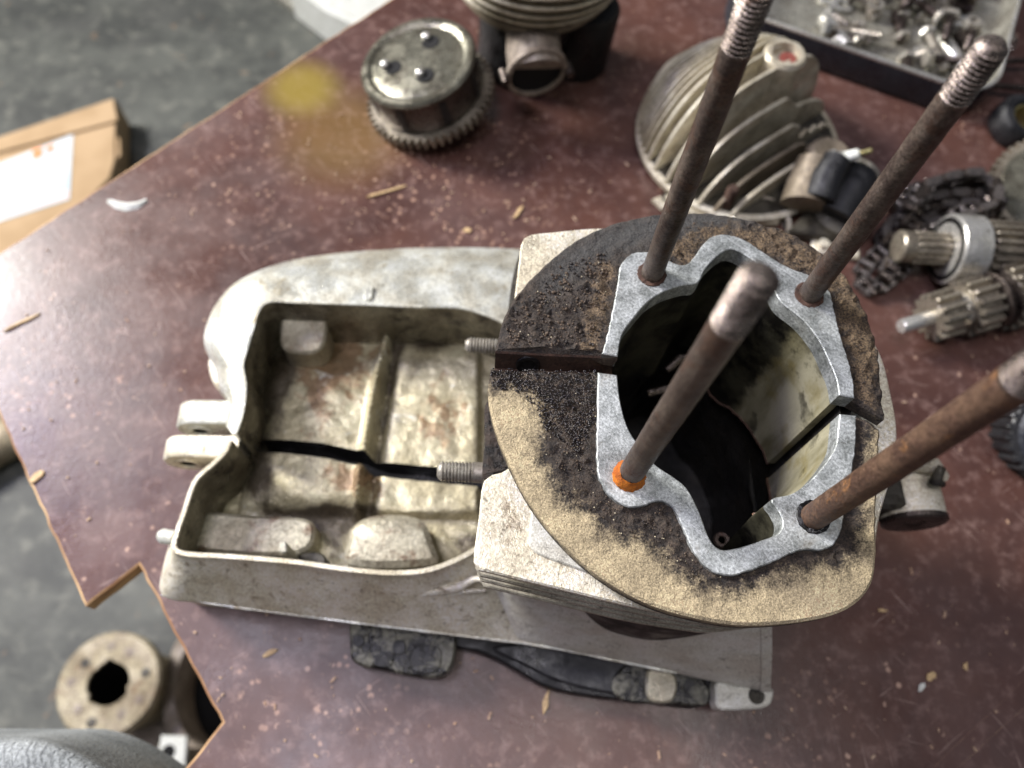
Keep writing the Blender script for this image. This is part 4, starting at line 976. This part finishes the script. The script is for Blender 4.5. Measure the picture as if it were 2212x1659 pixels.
def pin_():
    m = MB(); m.lathe([(0, -14), (4.4, -14), (5, -13), (5, 13), (4.4, 14), (0, 14)], 22); return m.build('dowel_roller', 'steel_bright')
def spring_():
    m = MB(); m.tube([(3.4*math.cos(t), 3.4*math.sin(t), t*.38) for t in np.linspace(0, 2*math.pi*8, 120)], .6, 6); return m.build('coil_spring', 'steel')
def rod_():
    m = MB(); m.tube([(0, 0, -42), (0, 0, 0), (0, 0, 42)], 1.9, 10); return m.build('long_pin', 'steel_dark')
protos += [nut_(), washer_(), pin_(), spring_(), rod_()]
kinds = ['short bolt', 'long bolt', 'stubby bolt', 'nut', 'washer', 'roller pin', 'coil spring', 'long pin']
used = set()
def put(k, x, y, z, rz, flat=True, label='', group=None):
    o = protos[k]
    if k in used: o = copy_tree(o)
    used.add(k); v = TI@Vector((x, y, z))
    o.location = v*MM
    if k in (3, 4): o.rotation_euler = (random.uniform(-.15, .15), random.uniform(-.15, .15), rz)
    else: o.rotation_euler = Euler((math.pi/2+random.uniform(-.08, .08), 0, rz+ang))
    tag(o, label, kinds[k].split()[-1] if k != 6 else 'spring', group)
# the few that can be told apart
put(5, 74, 28, 10.5, .85, label='thick bright roller lying nearest the left end of the tray')
put(5, 150, 46, 10.5, .75, label='thick bright roller among the bolts in the middle of the tray')
put(7, 196, 38, 8.5, 1.9, label='long thin dark pin lying across the right part of the tray')
put(7, 205, 70, 9.5, 2.05, label='long thin pin pointing at the tip of the right rear stud, upper one')
put(6, 178, 92, 9, .4, label='small coil spring near the top right of the tray')
put(4, 62, 66, 6, 0, label='flat washer lying near the left end of the tray')
G_ = 'loose fasteners heaped in the tray'
lb = {0: 'short hex bolt lying loose in the heap in the black tray', 1: 'longer bright hex bolt lying loose in the heap in the black tray', 2: 'stubby dark hex bolt lying loose in the heap in the black tray', 3: 'hex nut lying loose in the heap in the black tray', 4: 'bright washer lying loose in the heap in the black tray', 5: 'roller lying loose in the heap in the black tray'}
spots = []
for i in range(72):
    k = random.choice([0, 0, 0, 1, 1, 2, 2, 3, 3, 4])
    x, y = random.gauss(135, 34), abs(random.gauss(58, 34))+22
    if not (16 < x < wid-20 and 16 < y < 185): continue
    lay = sum(1 for q in spots if abs(q[0]-x) < 9 and abs(q[1]-y) < 9)
    spots.append((x, y)); put(k, x, y, (9.5 if k not in (3, 4) else 6.2)+min(lay, 3)*4.5, random.uniform(0, 6.28), label=lb[k], group=kinds[k]+'s heaped in the tray')

# ---------------------------------------------------------------- gears, chain, shafts on the right
def shaft(name, label, uv0, uv1, z, parts):
    p0 = at(*uv0, z); p1 = at(*uv1, z); e = thing(name, label, 'gear shaft', p0)
    d = Vector(tuple(p1-p0)).normalized(); e.rotation_euler = d.to_track_quat('Z', 'Y').to_euler()
    for nm, mat_, fn in parts: m = MB(); fn(m); m.build(nm, mat_, e)
    return e
shaft('bearing_shaft', 'splined steel shaft carrying a bright bearing ring, upper of the two gear shafts', (1938, 532), (2212, 548), 20, [
    ('shaft_end', 'gear_steel', lambda m: m.lathe([(0, 0), (8, 0), (9, 1), (9, 7), (8.5, 8)], 28)),
    ('splined_shaft', 'gear_steel', lambda m: add_gear(m, 9, 14, 1.3, 8, 60)),
    ('bearing_ring', 'steel_bright', lambda m: m.lathe([(9, 27), (17, 27), (18.6, 27.2), (19.4, 28), (19.4, 42), (18.6, 43), (17, 43.2), (9, 43.2)], 56, cap=False)),
    ('bearing_seal', 'black_oily_shade', lambda m: m.lathe([(9, 27.6), (17.4, 26.7), (17.2, 43.6), (9, 43)], 40, cap=False)),
    ('wide_gear', 'gear_steel', lambda m: add_gear(m, 17.5, 22, 3.2, 46, 68, 8)),
    ('wide_gear', 'gear_steel', lambda m: add_gear(m, 16.2, 20, 3.0, 69, 86, 8)),
    ('end_plate', 'steel_dark', lambda m: m.lathe([(0, 86.5), (19, 86.5), (19, 92), (0, 92)], 40))])
shaft('gear_cluster_shaft', 'steel shaft with stepped gears and a thin bright end, lower of the two shafts', (1946, 706), (2212, 628), 16, [
    ('shaft_end', 'steel_bright', lambda m: m.lathe([(0, 0), (3.4, 0), (4, 1), (4, 22), (3.6, 23)], 24)),
    ('small_gear', 'gear_steel', lambda m: add_gear(m, 13.2, 13, 3.2, 18, 33, 4)),
    ('collar', 'steel', lambda m: m.lathe([(4, 33), (10, 33.2), (10.4, 34), (10.4, 37), (10, 38), (4, 38)], 36)),
    ('middle_gear', 'gear_steel', lambda m: add_gear(m, 15.6, 15, 3.4, 38, 53, 4)),
    ('groove_ring', 'steel_dark', lambda m: m.lathe([(4, 54), (15, 54), (16.5, 55), (16, 57), (13, 58), (13, 61), (16, 62), (4, 63)], 40)),
    ('large_gear', 'gear_steel', lambda m: add_gear(m, 18.6, 19, 3.2, 63, 80, 4)),
    ('end_gear', 'gear_steel', lambda m: add_gear(m, 15, 16, 3.2, 82, 96, 4))])
gp = at(2285, 418, 12)
gg = thing('large_gear', 'large flat pale gear wheel cut by the right edge, above the gear shafts', 'gear', gp, (.12, -.30, 0))
m = MB(); add_gear(m, 39, 46, 3.4, -4, 6, 12, ch=.8); m.build('gear_ring', 'gear_steel', gg)
m = MB(); m.lathe([(12, 6.4), (29, 6.4), (31, 7.2), (32.5, 6.2)], 60, cap=False); m.build('gear_web', 'worn_steel', gg)
bu = thing('rubber_bush', 'black rubber bush with a bronze sleeve below the tray corner', 'bush', at(2178, 282, 0), (.2, .1, 0))
m = MB(); m.lathe([(9, 1), (15, 1), (17, 4), (17, 14), (15, 17), (11, 17.5), (9, 16), (9, 1)], 44, cap=False); m.build('rubber_ring', 'rubber_black', bu)
m = MB(); m.lathe([(7.6, 1), (9.2, 1), (9.2, 15), (7.6, 15), (7.6, 1)], 32, cap=False); m.build('sleeve', 'brass', bu)
kb = thing('ribbed_wheel', 'black ribbed rubber wheel at the right edge below the gear shafts', 'wheel', at(2235, 935, 0), (0.35, -.35, 0.3))
m = MB(); add_gear(m, 25, 26, 1.6, 5, 27, ch=1.2); m.build('ribbed_rim', 'rubber_black', kb)
m = MB(); m.lathe([(0, 27.4), (16, 27.4), (18, 28.6), (20, 27)], 36); m.build('hub_face', 'tray_paint', kb)
# roller chain: heap of links laid in loops
ch = thing('roller_chain', 'oily dark roller chain heaped in loops left of the gears', 'chain', at(2000, 500, 0))
o0 = at(2000, 500, 0)
path = [(2140, 408), (2085, 400), (2020, 408), (1960, 428), (1925, 455), (1950, 478), (2020, 462), (2090, 455), (2125, 470), (2090, 500), (2030, 492), (1975, 505), (1925, 530), (1890, 560), (1862, 585), (1850, 612), (1868, 634), (1900, 622), (1928, 600), (1950, 578), (1935, 560), (1890, 540), (1905, 500), (1945, 470), (2000, 440), (2060, 430), (2120, 440), (2128, 470), (2060, 485), (1990, 522), (1935, 515), (1950, 455), (2040, 420), (2105, 425), (2110, 482), (2040, 515), (1965, 545), (1910, 590), (1890, 625)]
cp = W(path, 0, 400); L_t = np.sum(np.linalg.norm(np.diff(cp, axis=0), axis=1)); pitch = 6.9; N = int(L_t/pitch)
cp = resample(cp, N)
def link_mesh(wide):
    m = MB(); hw = 4.1 if wide else 2.9
    for s_ in (-1, 1):
        pts = [(3.45*k+2.5*math.cos(a)*k, 2.5*math.sin(a)) for k, rg_ in ((1, np.linspace(-math.pi/2, math.pi/2, 6)), (-1, np.linspace(math.pi/2, -math.pi/2, 6))) for a in rg_]
        m.prism(pts, s_*hw-.5, s_*hw+.5)
    for s_ in (-1, 1): m.lathe([(0, -hw-.9), (1.0, -hw-.9), (1., -hw), (2.1, -hw+.3), (2.1, hw-.3), (1., hw), (1., hw+.9), (0, hw+.9)], 12, mat=Matrix.Translation((s_*3.45, 0, 0)))
    return m
la = link_mesh(True).build('chain_link', 'chain_stage' if False else 'chain_steel', ch); lb_ = link_mesh(False).build('chain_link', 'steel_dark', ch)
lay = []
for i in range(N-1):
    src = la if i % 2 else lb_
    o = src if i < 2 and not (src.get('_u')) else src.copy()
    if i < 2: src['_u'] = 1
    if o is not src: sc.collection.objects.link(o); o.parent = ch
    p = (cp[i]+cp[i+1])/2; d = cp[i+1]-cp[i]
    k = sum(1 for j, q in enumerate(lay) if abs(i-j) > 3 and np.linalg.norm(q-p[:2]) < 7); lay.append(p[:2])
    z = 4.8+min(k, 3)*4.2
    q = p-o0; o.location = Vector((q[0], q[1], z))*MM
    rz = math.atan2(d[1], d[0]); roll = (math.pi/2 if (i//14) % 2 == 0 else .25)+nz((i*.1, 0, 0), 1)*.5
    o.rotation_euler = (Matrix.Rotation(rz, 3, 'Z')@Matrix.Rotation(nz((i*.3, 5, 0), 1)*.25, 3, 'Y')@Matrix.Rotation(roll, 3, 'X')).to_euler()
for o in (la, lb_):
    if '_u' in o: del o['_u']
for o in ch.children:
    if '_u' in o: del o['_u']

# ---------------------------------------------------------------- wood chips and grit on the bench
chips = [((50, 697), 22, 2.6, .62, 'long straw-coloured splinter near the left edge of the picture'), ((82, 1030), 9, 5, .9, 'short orange wood chip beside the lower left bench edge'),
         ((1180, 1518), 11, 3.2, 1.35, 'yellow wood chip in front of the crankcase'), ((835, 415), 28, 3.0, .42, 'long pale splinter lying behind the crankcase, below the clutch drum'),
         ((1120, 460), 12, 3, 1.05, 'pale chip lying behind the cylinder flange'), ((585, 1412), 8, 3, .5, 'small pale chip below the front skirt of the crankcase'),
         ((1937, 425), 5, 4, .2, 'tiny orange chip at the start of the chain'), ((1010, 500), 5, 4, .1, 'round pale crumb behind the box of the crankcase'),
         ((1905, 1320), 5, 2, -.1, 'small pale sliver to the right of the tan flange rim'), ((2010, 1462), 6, 4, .6, 'pinkish chip at the lower right of the bench'),
         ((2085, 1440), 4, 2.5, 1.2, 'small yellowish grain at the lower right, near two long scratches'), ((1990, 1485), 6, 2.4, .8, 'grey flake next to the pinkish chip'),
         ((1872, 1108), 5, 4, .4, 'pale grain beside the pivot boss') , ((500, 765), 0, 0, 0, '')]
for (uv, L, wd, a, lbl) in chips:
    if not L: continue
    m = MB(); n_ = 7
    P_ = np.array([[L/2*math.cos(t)*random.uniform(.75, 1.05), wd/2*math.sin(t)*random.uniform(.5, 1.25)*(1 if t < 3 else .7)] for t in np.linspace(0, 2*math.pi, 12)[:-1]])
    m.prism(P_, .1, 1.1, .25); o = m.build('wood_chip', 'wood_chip' if 'grey' not in lbl else 'white_plastic'); o.location = Vector(tuple(at(*uv, 0)))*MM; o.rotation_euler = (0, .03, a); tag(o, lbl, 'wood chip')
m = MB(); m.grid([[(-11, 2.6, .2), (-6, -1, .2), (0, -3, .2), (7, -1, .2), (11, 4, .2)], [(-11, 4, 1.4), (-6, 1.6, 1.8), (0, 0, 1.9), (7, 1.6, 1.6), (11, 5, 1.2)], [(-10, 5.5, .3), (-5, 4, .3), (0, 3, .3), (6, 4, .3), (10, 6.5, .3)]])
o = m.build('plastic_flake', 'white_plastic'); o.location = Vector(tuple(at(272, 448, 0)))*MM; tag(o, 'white curved flake lying on the bench near its far left edge', 'flake')
m = MB()
for i in range(760):
    if i < 560: u, v = random.uniform(40, 2200), random.uniform(60, 1655)
    else: u, v = random.gauss(950, 300), random.gauss(390, 100)
    p = at(u, v, 0)
    if not inside(np.array([p[:2]]), P)[0]: continue
    r_ = random.choice([.2, .2, .25, .3, .4, .55]); L = r_*random.choice([1, 1, 1.4, 2, 3])
    m.box(-L, L, -r_, r_, .02, r_*1.2, r_*.3, xform(p, (0, 0, random.uniform(0, 3))))
tag(m.build('grit', 'grit_dust'), 'pale sawdust and metal grit scattered over the brown bench', 'grit', kind='stuff')
for pts_ in ([(2068, 1660), (2120, 1612), (2160, 1575), (2200, 1540), (2240, 1505)], [(2010, 1665), (2060, 1615), (2110, 1568), (2160, 1520), (2230, 1450)], [(1930, 1300), (1960, 1270), (1990, 1235)]):
    m = MB(); L_s = W(pts_, .0, 30); m.tube(L_s, [.02+.11*abs(nz((i*.3, pts_[0][0], 0), 1)) for i in range(30)], 4); m.build('scratch_mark', 'grit_dust', bench)
# ---------------------------------------------------------------- on the floor
zf = -700
def fl(u, v, z=zf): return at(u, v, z)
bxo = fl(110, 380)
bx = thing('cardboard_box', 'flattened tan cardboard box with a white shipping label, on the floor left of the bench', 'cardboard box', bxo)
q = [fl(u, v, zf+60)-bxo for u, v in ((-260, 400), (0, 300), (250, 215), (248, 345), (236, 385), (150, 470), (-40, 580), (-300, 640))]
m = MB(); m.prism([tuple(p[:2]) for p in q], 1, 60, 1.5); m.build('box_body', 'cardboard', bx)
q2 = [fl(u, v, zf+62)-bxo for u, v in ((-260, 385), (0, 298), (246, 215), (262, 240), (255, 262), (0, 330), (-200, 400))]
m = MB(); m.prism([tuple(p[:2]) for p in q2[:3]]+[tuple(q2[4][:2]), tuple(q2[5][:2]), tuple(q2[6][:2])], 61, 65, .8); m.build('box_flap', 'cardboard', bx)
q3 = [fl(u, v, zf+50)-bxo for u, v in ((246, 296), (262, 304), (264, 340), (250, 352), (240, 346))]
m = MB(); m.prism([tuple(p[:2]) for p in q3], 40, 56, .8); m.build('box_tab', 'cardboard', bx)
q4 = [fl(u, v, zf+61)-bxo for u, v in ((-160, 420), (0, 352), (158, 290), (150, 430), (0, 478), (-160, 530))]
m = MB(); m.prism([tuple(p[:2]) for p in q4], 60.2, 61.2); lbo = m.build('shipping_label', 'paper_label', bx)
for uvs in ([(70, 325), (92, 318), (92, 338), (72, 346)], [(100, 318), (117, 312), (118, 324), (102, 330)]):
    m = MB(); m.prism([tuple((fl(u, v, zf+61)-bxo)[:2]) for u, v in uvs], 61.3, 61.6); m.build('label_print', 'orange_print', lbo)
for dv in (0, 9):
    m = MB(); m.prism([tuple((fl(u, v+dv, zf+61)-bxo)[:2]) for u, v in ((0, 458), (148, 412), (148, 416), (0, 462))], 61.3, 61.6); m.build('label_stripe', 'pink_print', lbo)

def fthing(name, label, cat, u, v, z): return thing(name, label, cat, fl(u, v, z))
hb = fthing('wheel_hub', 'pale rusty hub flange with a black bore and small bolt holes', 'hub', 236, 1478, zf+150)
def sc_px(px, z): return px/F*(H-z)*1.106
R_ = sc_px(90, zf+150)
m = MB()
n_ = 72; prof = [(R_*.40, 0), (R_*.42, 3), (R_*.95, 3), (R_, 0), (R_, -14), (R_*.8, -20), (R_*.75, -140)]
rows = []
for r_, z in prof: rows.append([(r_*(1-(.12*max(0, math.cos(t*5+.6))**8 if r_ < R_*.5 else 0))*math.cos(t), r_*(1+(.16*max(0, math.cos(t*3+1))**6 if r_ < R_*.5 else 0))*math.sin(t), z) for t in np.linspace(0, 2*math.pi, n_+1)[:-1]])
m.grid(rows, True); m.build('hub_flange', 'hub_rust', hb)
m = MB(); m.lathe([(R_*.5, -6), (R_*.5, -120), (0, -120)], 40, cap=False); m.lathe([(R_*.36, -4), (R_*.62, -4)], 40, cap=False) if False else None; m.build('hub_bore', 'dark_void', hb)
for k in range(9):
    a = k*2*math.pi/9+.3+(.12 if k % 2 else 0); rr = R_*(.66 if k % 2 else .72); m = MB(); m.lathe([(0, 3.4), (R_*.075, 3.5), (R_*.095, 3.3)], 16, mat=Matrix.Translation((rr*math.cos(a), rr*math.sin(a), 0))); m.build('bolt_hole', 'drum_tan' if k % 3 else 'alloy_dark', hb)
dr = fthing('brake_drum', 'tan open drum ring standing half under the bench edge beside the pale hub', 'drum', 508, 1466, zf+110)
Rd = sc_px(134, zf+110)
m = MB(); m.lathe([(Rd*.80, -100), (Rd*.80, 0), (Rd*.82, 3), (Rd*.97, 3), (Rd, 0), (Rd, -100)], 80, cap=False); m.v = [(x*.95, y*1.12, z) for x, y, z in m.v]; m.build('drum_wall', 'drum_tan', dr)
m = MB(); m.lathe([(0, -60), (Rd*.8, -60)], 50, cap=False); m.v = [(x*.95, y*1.12, z) for x, y, z in m.v]; m.build('drum_inside_shade', 'dark_void', dr)  # black sheet stands in for the shaded inside of the drum
m = MB(); m.tube([(Rd*.1, -Rd*.62, -4), (Rd*.02, -Rd*.8, -2), (-Rd*.1, -Rd*.95, 0)], 16, 14); m.build('drum_lug', 'hub_rust', dr)
mat_ = fthing('dark_filler', 'low black crate added for the shaded gap between the hub and the drum ring', 'filler', 330, 1560, zf)  # dark block added to paint the shade beside the drum ring
m = MB(); m.box(-10, 170, -130, 60, .5, 26, 3); m.build('filler_base', 'black_oily_shade', mat_)
can = fthing('round_tin', 'dull round tin lying below the hub, partly covered by grey cloth', 'tin', 290, 1640, zf+60)
Rt = sc_px(95, zf+60)
m = MB(); m.lathe([(0, 0), (Rt-3, 0), (Rt, -3), (Rt, -58), (0, -58)], 60); m.v = [(x*1.15, y*.95, z) for x, y, z in m.v]; m.build('tin_body', 'drum_tan', can)
fb = fthing('flat_bar', 'light grey flat steel bar with a round hole at the bottom left', 'steel bar', 370, 1640, zf+170)
o_ = fl(370, 1640, zf+170)
m = MB(); m.prism([tuple((fl(u, v, zf+170)-o_)[:2]) for u, v in ((348, 1588), (404, 1590), (398, 1680), (385, 1760), (320, 1760), (338, 1640))], -8, 0, 1); m.build('bar', 'white_plastic', fb)
m = MB(); m.lathe([(0, .5), (6.5, .5), (7, .2)], 20, mat=Matrix.Translation(tuple(fl(364, 1624, zf+170)-o_))); m.build('bar_hole', 'dark_void', fb)
m = MB(); m.box(-12, 12, -30, 10, -165, -8.3, 1); m.build('bar_foot', 'drum_tan', fb)
pp_ = fthing('pale_pipe', 'short pale pipe on the floor at the left edge, beside the bench', 'pipe', 5, 975, zf+30)
m = MB(); m.tube([(-60, -30, 0), (-10, 10, 0), (22, 34, 0)], [29, 29, 29], 24); m.build('pipe_body', 'hub_rust', pp_)
# pale sill and white item beyond the bench
sl = fthing('floor_rail', 'grey painted metal rail running along the floor behind the bench', 'rail', 720, 60, zf)
o_ = fl(720, 60, zf)
a0, a1 = fl(480, -110)-o_, fl(900, 190)-o_; d_ = (a1-a0); L = np.linalg.norm(d_); an = math.atan2(d_[1], d_[0])
m = MB(); m.box(0, L, -26, 26, .5, 20, 2, Matrix.Translation(tuple(a0))@Matrix.Rotation(an, 4, 'Z')); m.build('rail_bar', 'tray_inside', sl)
m = MB(); m.box(0, L, 26.5, 130, .5, 6, 1, Matrix.Translation(tuple(a0))@Matrix.Rotation(an, 4, 'Z')); m.build('rail_foot', 'alloy_dark', sl)
wb = fthing('white_box', 'off-white box on the floor beyond the top left bench edge', 'box', 730, -20, zf)
o_ = fl(730, -20, zf)
m = MB(); m.prism([tuple((fl(u, v, zf+80)-o_)[:2]) for u, v in ((620, -40), (700, 20), (790, 62), (900, 0), (860, -160), (700, -160))], 1, 80, 3); m.build('box_body', 'white_plastic', wb)
m = MB(); m.prism([tuple((fl(u, v, zf+84)-o_)[:2]) for u, v in ((640, -40), (705, 8), (780, 45), (880, -10), (850, -140), (710, -140))], 81, 84, 1); m.build('box_lid', 'white_plastic', wb)

# grey cloth in the lower left corner, close to the lens
rows = []
zc = 40
for j in range(34):
    t = j/21; row = []
    for i in range(90):
        s_ = i/89; u = -900+s_*1260
        top = 1588+ (max(0, (u-60))/260)**1.7*130
        v = top+t*t*420
        z = zc+math.sin(min(t*3, 1.57))*16-(1-math.cos(min(t*2.2, 1.5)))*2+nz((s_*9, t*3, 0), 1)*3-max(0, t-.9)**2*500-max(0, -200-u)*.12+ (1-min(1, t*6))*-10
        row.append(tuple(at(u, v, z)))
    rows.append(row)
rows = [[(x, y+3, z-60) for x, y, z in rows[0]]]+rows
m = MB(); m.grid(rows)
tag(m.build('grey_cloth', 'grey_twill'), 'grey woven cloth draped over the bottom left corner of the view', 'cloth')
